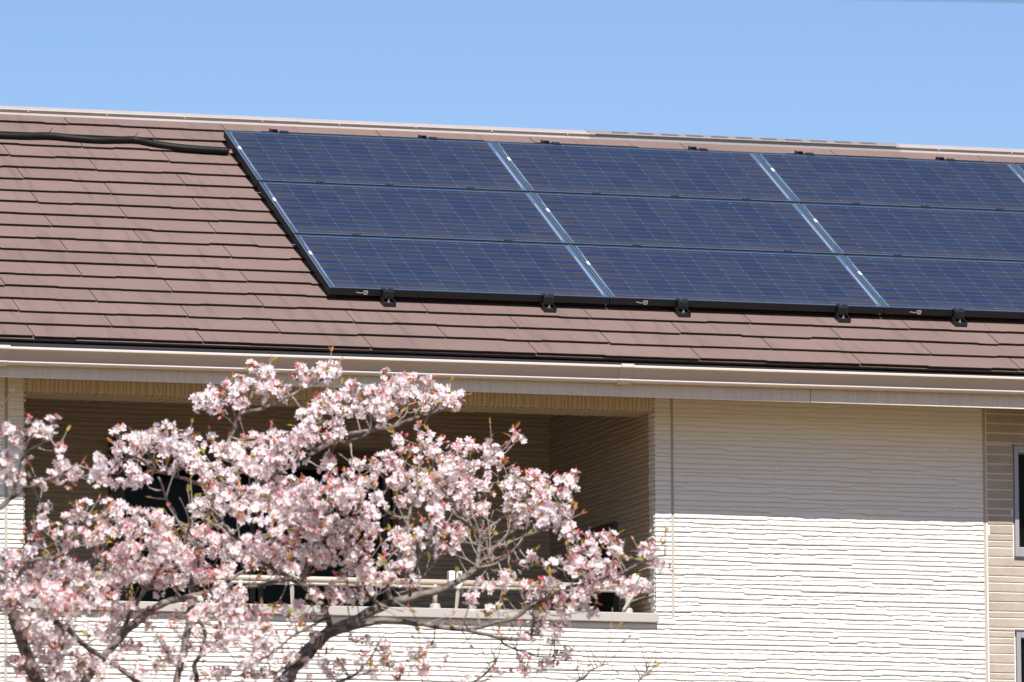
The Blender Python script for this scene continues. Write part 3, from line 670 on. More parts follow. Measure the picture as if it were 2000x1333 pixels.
# limbs traced as (photo x, photo y, radius in photo px), with a start and end depth offset in metres
LIMBS = [
 (0.0, -.5, [(320,1640,34),(250,1560,24),(170,1490,20),(112,1400,17.5),(75,1333,15.5),(50,1275,14.5),(30,1215,13),(10,1165,12),(-12,1110,11),(-25,1050,9.5),(-30,1010,8)]),
 (-.5, -.6, [(-30,1010,8),(0,992,6.5),(25,970,6),(50,955,5),(85,940,4.2),(125,925,3.2),(150,905,2.5)]),
 (-.55, -.7, [(25,970,5),(33,935,4),(42,900,3.6),(52,868,3),(72,838,2.4)]),
 (-.6, -.9, [(42,900,3.5),(58,880,3),(80,868,2.6),(95,850,2.2)]),
 (-.3, .1, [(-5,1155,8),(28,1132,6.2),(50,1108,5.6),(66,1095,5),(110,1088,4.4),(140,1070,4),(165,1042,3.2),(168,1010,2.2)]),
 (-.1, .3, [(66,1096,4.5),(100,1090,4),(150,1108,4),(190,1130,3.6),(235,1150,3),(262,1160,2.4)]),
 (0.0, .35, [(320,1640,30),(240,1570,20),(170,1470,16),(150,1400,14),(165,1333,12),(203,1284,11),(240,1239,10.5),(273,1210,9.5),(308,1184,8.5),(345,1171,8),(398,1160,6.5),(430,1145,5),(470,1120,4)]),
 (.15, -.3, [(240,1238,6.5),(247,1214,5.5),(258,1190,5),(272,1173,4.5),(300,1130,4),(338,1102,3.5),(362,1060,3),(372,1010,2.4)]),
 (.1, -.5, [(345,1480,16),(320,1400,9),(280,1345,7.5),(255,1322,6.5),(215,1293,6),(175,1268,7),(158,1254,7),(130,1228,6),(105,1214,6),(68,1194,5),(35,1180,3.5)]),
 (0.0, .6, [(320,1640,26),(325,1540,18),(335,1430,12),(345,1333,9),(355,1288,9.5),(364,1245,9),(371,1205,9.5),(374,1165,8),(377,1120,7.5),(385,1062,7),(402,1020,6.5),(425,960,6)]),
 (.6, .9, [(425,960,6),(431,905,5.8),(440,875,5.4),(450,855,5.2),(461,828,5),(474,806,4.6),(507,800,4),(540,787,3.8),(562,775,3.4),(595,760,3),(631,741,2.6),(650,725,2)]),
 (.8, .7, [(461,828,3),(455,800,2.5),(440,785,2.2),(415,790,1.8)]),
 (.75, .9, [(474,806,3),(490,775,2.6),(505,750,2.2),(525,735,1.8)]),
 (.6, .3, [(425,958,4.5),(400,950,4.5),(372,940,4.5),(345,931,4.6),(320,923,5),(300,920,5),(285,905,4),(268,895,3),(240,885,2.4)]),
 (.35, .2, [(305,920,4),(297,905,3.5),(291,888,3),(290,868,2.2)]),
 (.2, -.2, [(395,1060,4),(362,1035,4),(350,1022,4),(338,998,3.6),(325,975,3),(310,932,2.6)]),
 (.3, .8, [(385,1060,5.5),(430,1010,6),(480,965,6.2),(520,938,6.4),(556,914,6.8),(587,897,7),(625,877,6.6),(660,857,6.2),(676,850,5.6),(725,840,5),(765,835,4.6),(800,820,4.2),(835,810,3.6),(870,795,2.6),(895,780,2)]),
 (.7, .5, [(655,860,4.5),(675,864,4),(700,857,3.6),(722,845,3)]),
 (.75, 1.0, [(765,835,3),(790,812,2.4),(800,780,2.2),(812,765,1.8)]),
 (0.0, .1, [(320,1640,44),(400,1540,32),(470,1440,25),(530,1365,21),(556,1333,18),(576,1300,16.5),(606,1269,16),(638,1238,15),(670,1224,13),(700,1208,12),(740,1187,11.5),(775,1174,10.5),(826,1161,9.5),(875,1146,9),(907,1127,8),(930,1111,7.5)]),
 (.1, .5, [(930,1111,6.5),(935,1087,5.5),(936,1060,5),(938,1045,5),(918,1025,4),(898,1007,3.5),(885,985,2.6),(870,960,2)]),
 (.45, .7, [(938,1045,4.5),(957,1030,3.6),(976,1016,3.4),(1000,995,3),(1016,980,2.6),(1040,955,2)]),
 (.1, -.3, [(928,1112,5.5),(950,1107,5.5),(970,1101,5.5),(992,1085,5),(1012,1068,4.6),(1026,1048,4.2),(1060,1035,3.4),(1100,1020,2.6),(1120,990,2)]),
 (.15, .8, [(935,1100,4.5),(952,1085,4.4),(970,1066,4.2),(988,1048,3.8),(1010,1030,3),(1030,1005,2.2)]),
 (-.1, -.5, [(650,1236,9),(687,1226,8),(725,1216,8),(757,1211,7.5),(800,1217,6.5),(838,1222,6),(900,1230,5.6),(930,1227,6),(962,1217,5.4),(1000,1209,5.2),(1020,1197,5.4),(1040,1182,5.2),(1075,1167,5),(1112,1148,4.8),(1162,1137,4.4),(1200,1125,4.2),(1238,1107,3.4),(1275,1092,2.6),(1298,1085,1.8)]),
 (-.3, -.2, [(915,1231,5),(932,1236,5),(956,1241,4.8),(990,1248,4.6),(1032,1245,4),(1041,1222,3.6),(1048,1209,3.2),(1058,1190,2.4)]),
 (-.25, -.1, [(975,1245,3),(990,1262,2.6),(1020,1272,2.4),(1050,1282,2.2),(1085,1284,1.8)]),
 (-.1, -.7, [(645,1232,8),(638,1200,7.2),(626,1176,6.8),(612,1161,6.8),(596,1145,7),(580,1135,6.8),(562,1126,6),(540,1116,5.6),(515,1100,5),(490,1080,4.6),(470,1062,4.2),(445,1037,3.4),(430,1010,2.6)]),
 (-.4, -.6, [(600,1146,5.5),(560,1132,5.5),(526,1140,5),(490,1146,5),(474,1146,4.2),(440,1155,3)]),
 (-.2, -.4, [(588,1138,4.5),(598,1105,3.6),(612,1075,3.2),(640,1050,2.6),(668,1030,2)]),
 (0.0, -.5, [(741,1187,5.5),(735,1176,5),(727,1170,4.8),(715,1150,4.5),(707,1120,4.2),(698,1088,4),(685,1065,3.8),(670,1047,3.4),(645,1020,3),(632,985,2.4)]),
 (0.0, .5, [(764,1174,6),(758,1146,5.4),(767,1118,5.2),(778,1095,5),(787,1058,4.6),(797,1018,4.2),(805,985,3.8),(820,955,3.2),(845,915,2.6),(850,880,2)]),
 (-.3, -.6, [(800,1165,4.5),(806,1125,4.2),(822,1090,4.4),(842,1056,3.6),(855,1020,2.6)]),
 (-.1, -.6, [(640,1206,4),(618,1218,3.4),(595,1230,3),(562,1250,3),(535,1275,2.6),(505,1290,2)]),
 (.1, .3, [(378,1200,5),(400,1235,5),(392,1275,5),(380,1300,5.5),(384,1330,6),(378,1400,8),(350,1500,10)]),
 (-.1, -.4, [(606,1270,5),(565,1300,3),(520,1320,2.4),(470,1318,2)]),
 (0.0, .2, [(556,1333,6),(590,1350,5),(640,1340,4),(690,1320,3.4),(720,1290,2.6),(735,1265,2)]),
 (.1, .4, [(530,1366,8),(640,1400,6),(760,1380,5),(860,1345,4),(930,1330,3),(965,1295,2.4),(960,1270,1.6)]),
 (.3, .5, [(760,1380,4.5),(900,1400,4),(1040,1370,3.6),(1130,1330,2.4),(1155,1310,2),(1180,1298,1.4)]),
 (.35, .5, [(1040,1372,3),(1160,1372,2.6),(1245,1335,2),(1238,1300,1.4)]),
 (.5, .6, [(1245,1335,1.8),(1258,1316,1.4),(1268,1303,1.1)]),
 (-.3, -.3, [(-6,812,2.2),(10,785,2),(28,760,1.6)]),
 (-.55, -.4, [(-30,1010,6),(-80,930,5),(-110,860,4),(-120,800,3)]),
 (.1, .0, [(-25,1100,5),(-70,1060,4.5),(-140,1020,4),(-200,960,3)]),
]
limbs = MB(); nodes = []; nrad = []
def dens(seq, step=.02):
    out_ = []
    for a, c in zip(seq[:-1], seq[1:]):
        L_ = np.linalg.norm(c[:3]-a[:3]); k = max(1, int(L_/step))
        for t in range(k): out_.append(a+(c-a)*t/k)
    out_.append(seq[-1]); return out_
for d0, d1, pl in LIMBS:
    seq = []
    for i, (x, y, rp) in enumerate(pl):
        t = i/(len(pl)-1); P = tp(x, y, d0+(d1-d0)*t)
        seq.append(np.append(P, rp*(.86 if rp > 12 else .79)/pxm(P)))
    sm = dens([np.array(q) for q in spline(seq, 5)], .035)
    ph = rng.uniform(0, 6, 6)
    pts = [q[:3]+.0016*np.array([math.sin(i*.9+ph[0]), math.sin(i*1.3+ph[1]), math.sin(i*1.1+ph[2])]) for i, q in enumerate(sm)]
    rad = [q[3]*(1+.07*math.sin(i*1.7+ph[3])+.05*math.sin(i*.6+ph[4])) for i, q in enumerate(sm)]
    limbs.tube(pts, rad, 12 if rad[0] > .012 else 7)
    nodes += pts; nrad += rad
# trunk down to the ground
J = tp(320, 1640, 0); base = np.array([J[0]+.25, J[1]-.05, 0.0])
tr = [J+np.array([0, 0, .12]), J, J+(base-J)*.25+np.array([.03, 0, 0]), J+(base-J)*.6+np.array([-.04, .02, 0]), J+(base-J)*.9, base+np.array([0, 0, .08]), base-np.array([0, 0, .1])]
limbs.tube(spline([np.array(q) for q in tr], 5), list(np.interp(np.linspace(0, 1, len(spline([np.array(q) for q in tr], 5))), [0, .2, .6, .85, 1], [.085, .12, .135, .16, .24])), 20)

def bark():
    m = mat('cherry_bark', (.19, .15, .125), .75, bump=.9, bscale=70); n = m.node_tree; b_ = n.nodes['Principled BSDF']; tc = n.nodes['Texture Coordinate']
    mp = n.nodes.new('ShaderNodeMapping'); mp.inputs['Scale'].default_value = (1, 1, 2.2); n.links.new(tc.outputs['Object'], mp.inputs[0])
    t = n.nodes.new('ShaderNodeTexNoise'); t.inputs['Scale'].default_value = 22; t.inputs['Detail'].default_value = 6; n.links.new(mp.outputs[0], t.inputs['Vector'])
    r_ = n.nodes.new('ShaderNodeValToRGB'); r_.color_ramp.elements[0].position = .36; r_.color_ramp.elements[1].position = .66
    r_.color_ramp.elements[0].color = (.050, .036, .030, 1); r_.color_ramp.elements[1].color = (.235, .20, .178, 1)
    n.links.new(t.outputs['Fac'], r_.inputs[0]); n.links.new(r_.outputs[0], b_.inputs['Base Color']); return m
M['bark'] = bark(); M['twig'] = mat('cherry_twig', (.34, .29, .255), .7, var=.35, scale=40)
tree = empty('cherry_tree', tuple(base), 'flowering cherry tree with pale pink blossom in front of the white house', 'tree')
limbs.build('trunk', M['bark'], tree, smooth=True)

# crown masses (cx, cy, rx, ry, density, reddishness)
BL_ = [(400,1255,60,26,.55,.3),(330,1295,46,24,.55,.4),(570,1300,40,22,.4,.3),(232,1200,32,28,.7,.25),(60,1290,44,36,.7,.3),(620,1240,30,20,.4,.5),(700,1245,34,16,.35,.4),(820,1290,40,22,.4,.4),(250,1270,26,22,.6,.4),(520,1325,60,14,.6,.3),(400,790,30,24,1,.1),(440,785,45,36,1,.15),(500,745,45,26,1,.15),(535,775,35,26,1,.25),(505,730,20,18,.8,.5),(590,740,26,24,1,.2),(640,738,28,30,1,.1),(578,755,12,14,.8,.4),
 (690,752,16,14,.9,.5),(703,765,14,12,.8,.2),(612,815,30,32,1,.15),(600,852,26,28,1,.2),(650,800,48,34,1,.15),(720,792,48,34,1,.2),(760,765,34,30,1,.2),(800,770,40,36,1,.2),(850,782,42,26,1,.25),(893,790,22,22,1,.3),(645,840,30,25,1,.2),(748,745,14,14,.8,.3),(835,752,14,16,.8,.4),(745,815,30,22,.9,.2),
 (827,858,20,16,.8,.45),(825,838,10,10,.7,.6),
 (225,925,48,34,1,.15),(260,882,46,30,1,.2),(310,855,50,30,1,.1),(362,878,36,34,1,.15),(198,905,20,26,1,.1),(275,945,30,18,.9,.35),(375,905,30,30,.9,.25),(330,905,40,20,.8,.3),(240,850,16,12,.6,.6),(420,865,14,14,.6,.6),(470,850,16,12,.6,.4),
 (455,895,46,36,1,.15),(520,880,50,34,1,.2),(515,862,40,14,.7,.7),(575,880,30,30,1,.2),(592,852,30,28,1,.25),(548,905,40,28,1,.15),(500,925,55,30,1,.2),(425,940,46,34,1,.2),(440,975,50,35,1,.2),
 (950,890,30,26,1,.35),(1010,852,20,18,.8,.7),(925,862,14,14,.7,.7),(985,905,12,14,.6,.6),(965,868,22,16,.8,.3),
 (742,898,26,20,1,.15),(715,925,36,26,1,.15),(690,945,30,18,.9,.2),(768,925,26,34,1,.2),(650,910,22,18,.9,.2),(640,895,14,12,.6,.6),(690,905,12,14,.6,.6),(780,875,30,22,.8,.85),
 (850,925,58,46,1,.35),(900,900,40,32,1,.35),(925,935,34,38,1,.25),(830,885,30,26,.9,.5),(880,985,50,40,1,.25),(800,955,50,40,1,.3),(940,985,22,32,.8,.4),(845,870,30,16,.7,.7),
 (1040,952,44,30,1,.25),(1090,955,44,28,1,.25),(1122,938,20,12,.7,.8),(1000,935,20,16,.8,.5),(1060,1000,48,40,1,.25),(1012,1000,38,34,.9,.3),(1085,1020,40,28,1,.3),(1108,1040,24,20,.8,.4),(1000,960,30,20,.8,.5),
 (1168,1052,34,20,.9,.55),(1150,1092,46,30,1,.3),(1205,1078,34,18,.8,.6),(1262,1085,32,18,.9,.55),(1292,1095,14,18,.8,.4),(1105,1110,36,26,.9,.3),(1180,1130,44,26,1,.35),(1232,1140,30,28,.9,.5),(1160,1160,44,20,.9,.35),(1120,1168,36,24,.9,.3),(1060,1150,34,22,.8,.4),(1262,1150,16,18,.7,.6),(1165,1195,30,12,.8,.2),(1095,1200,32,26,.9,.25),(1050,1200,26,14,.7,.4),
 (960,1140,44,14,.9,.3),(985,1132,20,16,.9,.2),(918,1165,18,22,.7,.35),(962,1182,16,12,.7,.3),(985,1190,20,10,.6,.7),(1030,1165,22,20,.8,.4),(1015,1115,10,26,.5,.3),(880,1062,28,30,.9,.5),(905,1045,20,20,.8,.5),(840,1040,34,34,.9,.4),(1045,1090,16,18,.6,.5),
 (1070,1240,38,20,.8,.25),(1100,1278,18,22,.6,.3),(1030,1300,32,24,.55,.4),(1062,1310,28,24,.55,.4),(962,1300,16,28,.3,.6),(1140,1308,30,8,.35,.95),(1015,1250,14,10,.3,.4),
 (560,960,80,34,1,.4),(600,985,95,45,1,.5),(700,985,60,40,1,.35),(660,960,50,22,.9,.7),(500,985,85,46,1,.3),(400,1000,34,30,.7,.25),(600,1040,80,44,1,.4),(700,1055,60,44,.95,.4),(480,1075,85,46,1,.35),(560,1098,70,34,.95,.35),(650,1100,60,46,.9,.4),(722,1110,46,44,.85,.35),(790,1075,34,44,.9,.35),(800,1130,26,34,.8,.25),(640,1170,44,30,.75,.4),(760,1130,26,34,.7,.4),(690,1165,40,24,.7,.35),
 (350,1060,70,55,.95,.35),(285,1040,55,46,.95,.4),(220,1000,34,26,.9,.3),(200,1035,60,30,.95,.35),(262,1100,75,46,.95,.35),(165,985,20,10,.5,.5),(150,1015,34,22,.8,.4),(82,1010,14,26,.9,.2),(78,1050,30,22,.7,.6),(125,1055,40,24,.8,.4),(330,1120,75,46,.9,.3),(200,1125,66,44,.95,.25),(100,1130,64,54,.95,.3),(40,1115,48,50,.95,.35),(30,1180,46,44,.9,.3),(108,1195,58,40,.9,.2),(180,1165,55,34,.9,.3),(400,1120,55,40,.9,.3),(455,1165,46,26,.8,.3),
 (60,1240,30,26,.7,.2),(105,1255,48,34,.9,.15),(190,1232,40,26,.7,.25),(150,1310,80,34,.85,.3),(60,1315,20,20,.4,.3),(262,1318,30,14,.6,.4),(30,1290,12,20,.3,.5),(480,1232,60,42,.9,.3),(435,1205,44,26,.8,.4),(520,1255,34,42,.85,.25),(485,1300,30,24,.75,.2),(375,1190,26,24,.6,.35),(410,1322,50,14,.7,.3),(320,1250,20,20,.35,.3),(220,1280,24,16,.4,.6),(300,1210,30,16,.5,.3),(340,1225,14,24,.5,.4),
 (655,1300,44,30,.45,.35),(720,1290,46,38,.45,.35),(790,1315,50,22,.45,.4),(870,1300,24,16,.3,.4),(600,1328,24,10,.4,.3),(565,1190,30,24,.6,.3),(590,1215,34,20,.6,.3),(750,1265,20,14,.3,.6),(835,1262,14,10,.3,.5),(900,1325,20,14,.3,.6),
 (14,860,18,26,1,.2),(80,848,34,20,1,.2),(55,830,10,10,.5,.6),(100,825,16,10,.6,.6),(112,872,12,18,.9,.4),(14,902,20,22,1,.3),(38,935,30,12,.8,.5),(85,940,30,12,.9,.6),(128,925,28,24,1,.25),(108,912,12,16,.8,.4),(60,905,10,24,.2,.9),
 (-60,880,60,50,.9,.3),(-60,980,60,60,.9,.3),(-80,1100,70,60,.9,.3),(-150,1000,60,60,.8,.3),(-60,1220,50,60,.8,.3),(100,1400,150,40,.7,.3),(330,1400,120,40,.6,.3),(600,1390,140,34,.5,.3),(900,1390,150,34,.45,.4),(-120,1350,80,80,.7,.3)]
C_ = []; RED = []
CA = 285.0
for cx, cy, rx, ry, dn, rd in BL_:
    k = max(1, int(round(math.pi*rx*ry/CA*dn*((1.4 if cx < 520 else 1.12) if (cy > 1140 and cx < 940) else .9))))
    for _ in range(k):
        while True:
            a, c = rng.uniform(-1, 1, 2)
            if a*a+c*c < 1: break
        dd = rng.uniform(-.35, .35)
        px, py = cx+a*rx*.86, cy+c*ry*.86
        # depth follows the nearest traced limb so that each spray stays on its branch
        C_.append((px, py, dd)); RED.append(rd)
C_ = np.array(C_); RED = np.array(RED)
NP = np.array(nodes); NRr = np.array(nrad)
def proj(P):
    D = P-CAM; z = D@F; return np.stack([1000+FPX*(D@RV)/z, 666.5-FPX*(D@UV)/z], 1)
NPX = proj(NP)
C3D = []
for px, py, dd in C_:
    i = np.argmin((NPX[:, 0]-px)**2+(NPX[:, 1]-py)**2)
    dist = math.hypot(NPX[i, 0]-px, NPX[i, 1]-py)/440
    yy = NP[i, 1]+dd*min(1.0, .35+dist*2.2); C3D.append(at_y(px, py, yy))
C3D = np.array(C3D)
dmin = np.array([np.min(np.linalg.norm(NP-c, axis=1)) for c in C3D]); order = np.argsort(dmin)
tw = MB(); CDIR = np.zeros_like(C3D)
Nn = [p for p in NP]; arr = np.zeros((len(NP)+60000, 3)); arr[:len(NP)] = NP; cnt = len(NP)
par_r = np.zeros(len(arr)); par_r[:cnt] = NRr
for ci in order:
    c = C3D[ci]; dv = c-arr[:cnt]; D2 = np.linalg.norm(dv, axis=1)
    cost = D2*(1+.35*np.clip((arr[:cnt, 2]-c[2])/(D2+1e-6), -.6, 1.0))+.004/np.maximum(par_r[:cnt], .0015)*.02
    i = int(np.argmin(cost)); p = arr[i].copy(); L_ = np.linalg.norm(c-p)
    if L_ < .02: CDIR[ci] = rng.normal(0, 1, 3); CDIR[ci] /= np.linalg.norm(CDIR[ci]); continue
    k = max(2, int(L_/.022)); perp = rng.normal(0, 1, 3); perp -= np.dot(perp, (c-p)/L_)*(c-p)/L_; perp /= np.linalg.norm(perp)+1e-9
    bend = rng.uniform(.03, .14)*L_; pts = []
    for t in np.linspace(0, 1, k+1):
        pts.append(p+(c-p)*t+perp*bend*math.sin(math.pi*t)+np.array([0, 0, -.10*L_*math.sin(math.pi*t)])+rng.normal(0, .0012, 3)*(0 < t < 1))
    r1 = min(par_r[i]*.85, .0030+.010*L_); r1 = max(r1, .0022); rr_ = np.linspace(r1, .0019, k+1)
    tw.tube(pts, list(rr_), 5)
    m_ = len(pts)-1; arr[cnt:cnt+m_] = pts[1:]; par_r[cnt:cnt+m_] = rr_[1:]; cnt += m_
    d_ = pts[-1]-pts[-2]; CDIR[ci] = d_/(np.linalg.norm(d_)+1e-9)
# bare twigs with buds here and there
bare_tips = []
sel = rng.choice(np.arange(len(NP), cnt), 850)
for i in sel:
    p = arr[i]; d_ = np.array([rng.normal(0, .8), rng.normal(0, .6), abs(rng.normal(.7, .6))]); d_ /= np.linalg.norm(d_); L_ = rng.uniform(.03, .10)
    pts = [p+d_*L_*t+np.array([0, 0, .18*L_*t*t]) for t in np.linspace(0, 1, 5)]
    tw.tube(pts, [.0024, .0022, .002, .0018, .0012], 5); bare_tips.append((pts[-1], d_))
thin = np.where((NRr < .011) & (NPX[:, 1] > 960) & (NPX[:, 0] > 100) & (NPX[:, 1] < 1330))[0]
for i in rng.choice(thin, 300):
    p = NP[i]; d_ = np.array([rng.normal(0, .8), rng.normal(0, .5), rng.normal(.25, .7)]); d_ /= np.linalg.norm(d_); L_ = rng.uniform(.05, .17); c1 = rng.normal(0, .40, 3)
    pts = [p+d_*L_*t+c1*L_*t*t*.8+np.array([0, 0, .16*L_*t*t]) for t in np.linspace(0, 1, 7)]
    tw.tube(pts, list(np.linspace(.0032, .0014, 7)), 5)
    if rng.random() < .5:
        q = pts[3]; e_ = d_+rng.normal(0, .5, 3); e_ /= np.linalg.norm(e_); tw.tube([q, q+e_*L_*.25, q+e_*L_*.5+np.array([0, 0, .02])], [.0024, .002, .0014], 5); bare_tips.append((q+e_*L_*.5+np.array([0, 0, .02]), e_))
    if rng.random() < .45: bare_tips.append((pts[-1], d_))
tw.build('twigs', M['twig'], tree, smooth=True)

# --- blossoms
def leafmat(name, col, tcol, tr=.35, rough=.5):
    m = bpy.data.materials.new(name); m.use_nodes = True; n = m.node_tree; b_ = n.nodes['Principled BSDF']; o_ = n.nodes['Material Output']
    at2 = n.nodes.new('ShaderNodeAttribute'); at2.attribute_name = 'tone'
    r_ = n.nodes.new('ShaderNodeValToRGB'); r_.color_ramp.elements[0].color = (*tcol, 1); r_.color_ramp.elements[1].color = (*col, 1); r_.color_ramp.elements[0].position = 0; r_.color_ramp.elements[1].position = .55
    n.links.new(at2.outputs['Fac'], r_.inputs[0]); n.links.new(r_.outputs[0], b_.inputs['Base Color']); b_.inputs['Roughness'].default_value = rough
    b_.inputs['Specular IOR Level'].default_value = .25
    t = n.nodes.new('ShaderNodeBsdfTranslucent'); n.links.new(r_.outputs[0], t.inputs[0]); mx = n.nodes.new('ShaderNodeMixShader'); mx.inputs[0].default_value = tr
    n.links.new(b_.outputs[0], mx.inputs[1]); n.links.new(t.outputs[0], mx.inputs[2]); n.links.new(mx.outputs[0], o_.inputs[0]); return m
M['petal'] = leafmat('petal', (.97, .905, .915), (.96, .765, .795), .44)
M['heart'] = leafmat('flower_heart', (.80, .42, .45), (.72, .28, .32), .3)
M['calyx'] = leafmat('calyx', (.55, .22, .18), (.50, .24, .14), .3)
M['bud'] = leafmat('bud', (.80, .25, .30), (.70, .13, .18), .25)
M['bronze'] = leafmat('young_leaf_bronze', (.62, .24, .09), (.55, .13, .09), .35)
M['lime'] = leafmat('young_leaf_lime', (.36, .33, .045), (.40, .24, .05), .4)
def flower_template(cup):
    V, Q, mi = [], [], []
    for k in range(5):
        a = 2*math.pi*k/5; ca, sa = math.cos(a), math.sin(a)
        pt = [(.10, 0, 0), (.42, .27, cup*.20), (.44, 0, cup*.08), (.42, -.27, cup*.20), (.80, .33, cup*.52), (.82, 0, cup*.40), (.80, -.33, cup*.52), (1.0, .13, cup*.66), (1.0, -.13, cup*.66), (.93, 0, cup*.56)]
        b0 = len(V)
        for x, y, z in pt: V.append((x*ca-y*sa, x*sa+y*ca, z+.02*k*0))
        Q += [(b0, b0+3, b0+2, b0+1), (b0+1, b0+2, b0+5, b0+4), (b0+2, b0+3, b0+6, b0+5), (b0+4, b0+5, b0+9, b0+7), (b0+5, b0+6, b0+8, b0+9)]; mi += [0]*5
    b0 = len(V)
    V += [(.17, .0, .05), (0, .17, .05), (-.17, 0, .05), (0, -.17, .05)]; Q += [(b0, b0+1, b0+2, b0+3)]; mi += [1]
    b0 = len(V)                        # stamens: five little upright blades
    for k in range(5):
        a = 2*math.pi*(k+.5)/5; c_, s_ = math.cos(a), math.sin(a)
        V += [(.05*c_, .05*s_, .03), (.06*c_-.03*s_, .06*s_+.03*c_, .03), (.26*c_-.02*s_, .26*s_+.02*c_, .32), (.26*c_+.02*s_, .26*s_-.02*c_, .32)]
        Q += [(b0+4*k, b0+4*k+1, b0+4*k+2, b0+4*k+3)]; mi += [1]
    b0 = len(V); rr_ = .13             # calyx tube
    for k in range(3):
        a = 2*math.pi*k/3; V += [(rr_*math.cos(a), rr_*math.sin(a), 0.0)]
    for k in range(3):
        a = 2*math.pi*k/3; V += [(.07*math.cos(a), .07*math.sin(a), -.42)]
    for k in range(3): Q += [(b0+k, b0+(k+1) % 3, b0+3+(k+1) % 3, b0+3+k)]; mi += [2]
    return np.array(V), np.array(Q), np.array(mi)
FT = [flower_template(c) for c in (.25, .55, .9, 1.5)]
def frames(nv, rg):
    nv = nv/np.linalg.norm(nv, axis=1, keepdims=True); a = rg.normal(0, 1, nv.shape); t = np.cross(nv, a); t /= np.linalg.norm(t, axis=1, keepdims=True); return t, np.cross(nv, t), nv
FP, FN, FSZ, FB, FTone = [], [], [], [], []     # flowers
BP, BN = [], []                                 # buds
LP, LN, LK = [], [], []                         # young leaves
PED = []
UP = np.array([0, 0, 1.0])
for ci in range(len(C3D)):
    c = C3D[ci]; d_ = CDIR[ci]; red = RED[ci]
    bud_heavy = rng.random() < red*.55
    nf = rng.integers(1, 4) if bud_heavy else rng.integers(4, 8)
    sun_v = np.array([-.05, -.6, .55])
    base_tone = rng.uniform(.25, .9)
    for _ in range(nf):
        v = rng.normal(0, 1, 3); v /= np.linalg.norm(v); v = v+d_*.3+sun_v*.75; v /= np.linalg.norm(v)
        L_ = rng.uniform(.016, .036); p = c+v*L_
        nn2 = v+rng.normal(0, .35, 3); FP.append(p); FN.append(nn2); FSZ.append(rng.uniform(.0150, .0192)); FB.append(rng.choice(4, p=[.30, .36, .24, .10])); FTone.append(np.clip(base_tone+rng.normal(0, .22), 0, 1))
        PED.append((c, p-nn2/np.linalg.norm(nn2)*.006))
    nb = rng.integers(2, 6) if bud_heavy else (rng.integers(1, 3) if rng.random() < .06+red*1.25 else 0)
    for _ in range(nb):
        v = rng.normal(0, .8, 3)+d_*.6+UP*.5+sun_v*.4; v /= np.linalg.norm(v); p = c+v*rng.uniform(.018, .034); BP.append(p); BN.append(v); PED.append((c, p))
    if rng.random() < .24+red*.95:
        for _ in range(rng.integers(1, 4)):
            v = rng.normal(0, .45, 3)+d_*.6+UP*.9+sun_v*.3; LP.append(c+rng.normal(0, .006, 3)); LN.append(v/np.linalg.norm(v)); LK.append(0 if rng.random() < .68 else 1)
for p, d_ in bare_tips:
    for _ in range(rng.integers(1, 4)):
        v = d_+rng.normal(0, .35, 3)+UP*.4; LP.append(p); LN.append(v/np.linalg.norm(v)); LK.append(1 if rng.random() < .7 else 0)
    if rng.random() < .35: BP.append(p); BN.append(d_)
FP, FN, FSZ, FB = np.array(FP), np.array(FN), np.array(FSZ), np.array(FB); FTone = np.array(FTone)
Vs, Qs, Ms, Ts = [], [], [], []; off = 0
for k in range(4):
    a = np.where(FB == k)[0]; V, Q, mi = FT[k]; t, b_, n3 = frames(FN[a], rng)
    jit = 1+rng.normal(0, .07, (len(a), len(V), 3)); VV = V[None]*jit
    W = FP[a][:, None]+FSZ[a][:, None, None]*(VV[..., 0:1]*t[:, None]+VV[..., 1:2]*b_[:, None]+VV[..., 2:3]*n3[:, None])
    Vs.append(W.reshape(-1, 3)); Qs.append((Q[None]+off+np.arange(len(a))[:, None, None]*len(V)).reshape(-1, 4)); off += len(a)*len(V)
    Ms.append(np.tile(mi, len(a))); Ts.append(np.repeat(FTone[a], len(Q)))
o = np_mesh('blossoms', np.concatenate(Vs), np.concatenate(Qs), [M['petal'], M['heart'], M['calyx']], tree, np.concatenate(Ms))
ta = o.data.attributes.new('tone', 'FLOAT', 'FACE'); ta.data.foreach_set('value', np.concatenate(Ts).astype(np.float32)); o['kind'] = 'stuff'
# buds: six-sided drops
ang = np.arange(6)*math.pi/3; BV = [(0, 0, -.25)]+[(.34*math.cos(a), .34*math.sin(a), .25) for a in ang]+[(.30*math.cos(a), .30*math.sin(a), .65) for a in ang]+[(0, 0, 1.0)]
BQ = [(0, 1+(i+1) % 6, 1+i, 0) for i in range(6)]
BV = np.array([(.12*math.cos(a), .12*math.sin(a), -.2) for a in ang]+[(.36*math.cos(a), .36*math.sin(a), .30) for a in ang]+[(.30*math.cos(a), .30*math.sin(a), .75) for a in ang]+[(.06*math.cos(a), .06*math.sin(a), 1.05) for a in ang])
BQ = np.array([(j*6+i, j*6+(i+1) % 6, (j+1)*6+(i+1) % 6, (j+1)*6+i) for j in range(3) for i in range(6)])
BP, BN = np.array(BP), np.array(BN); t, b_, n3 = frames(BN, rng); sz = rng.uniform(.011, .018, len(BP))
W = BP[:, None]+sz[:, None, None]*(BV[None, :, 0:1]*t[:, None]+BV[None, :, 1:2]*b_[:, None]+BV[None, :, 2:3]*n3[:, None])
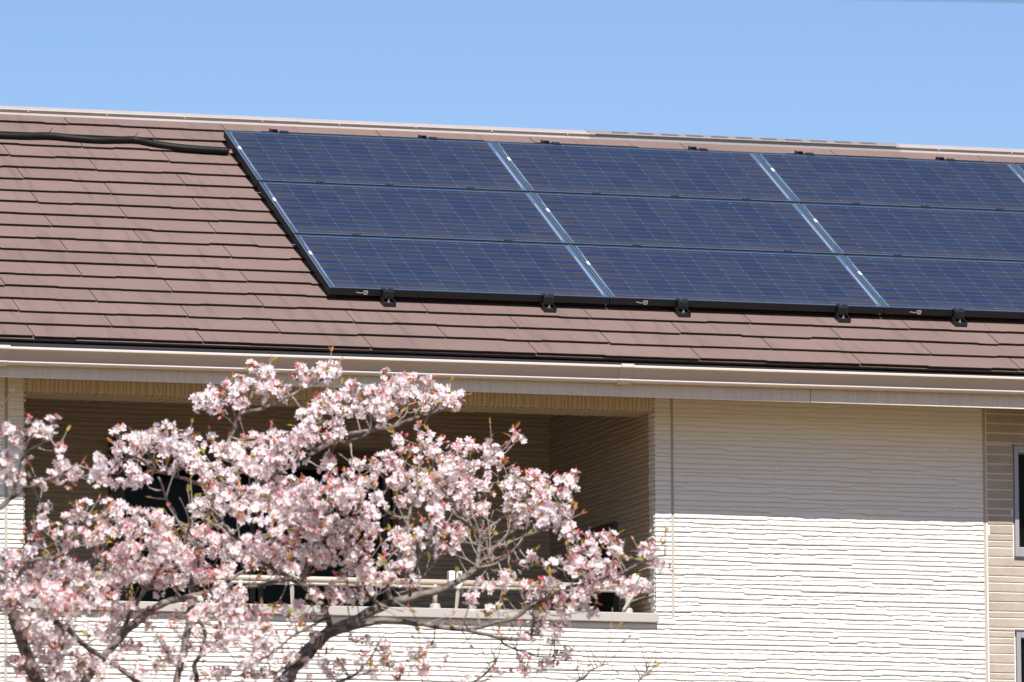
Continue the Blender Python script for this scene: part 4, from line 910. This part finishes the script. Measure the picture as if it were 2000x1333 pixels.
o = np_mesh('flower_buds', W.reshape(-1, 3), (BQ[None]+np.arange(len(BP))[:, None, None]*24).reshape(-1, 4), M['bud'], tree, smooth=True)
ta = o.data.attributes.new('tone', 'FLOAT', 'FACE'); ta.data.foreach_set('value', np.repeat(rng.random(len(BP)), 18).astype(np.float32)); o['kind'] = 'stuff'
# young leaves: folded narrow blades
LV = np.array([(0, 0, 0), (.17, .0, .35), (0, .07, .38), (-.17, 0, .35), (.13, .02, .72), (0, .10, .75), (-.13, .02, .72), (.0, .12, 1.0), (.02, .12, 1.0), (-.02, .12, 1.0)])
LQ = np.array([(0, 1, 2, 3), (1, 4, 5, 2), (2, 5, 6, 3), (4, 8, 9, 5), (5, 9, 7, 6)])
LP, LN, LK = np.array(LP), np.array(LN), np.array(LK); t, b_, n3 = frames(LN, rng); sz = rng.uniform(.020, .042, len(LP))
W = LP[:, None]+sz[:, None, None]*(LV[None, :, 0:1]*t[:, None]+LV[None, :, 1:2]*b_[:, None]+LV[None, :, 2:3]*n3[:, None])
o = np_mesh('young_leaves', W.reshape(-1, 3), (LQ[None]+np.arange(len(LP))[:, None, None]*10).reshape(-1, 4), [M['bronze'], M['lime']], tree, np.repeat(LK, 5))
ta = o.data.attributes.new('tone', 'FLOAT', 'FACE'); ta.data.foreach_set('value', np.repeat(rng.random(len(LP)), 5).astype(np.float32)[:len(o.data.polygons)]); o['kind'] = 'stuff'
# pedicels
PA = np.array([p[0] for p in PED]); PB = np.array([p[1] for p in PED]); t, b_, n3 = frames(PB-PA, rng); W = []
for k in range(3):
    a = 2*math.pi*k/3; o_ = .0009*(math.cos(a)*t+math.sin(a)*b_); W += [PA+o_, PB+o_]
W = np.stack(W, 1).reshape(-1, 3); q = np.array([(0, 2, 3, 1), (2, 4, 5, 3), (4, 0, 1, 5)])
o = np_mesh('flower_stalks', W, (q[None]+np.arange(len(PA))[:, None, None]*6).reshape(-1, 4), mat('flower_stalk', (.30, .20, .07), .6), tree); o['kind'] = 'stuff'
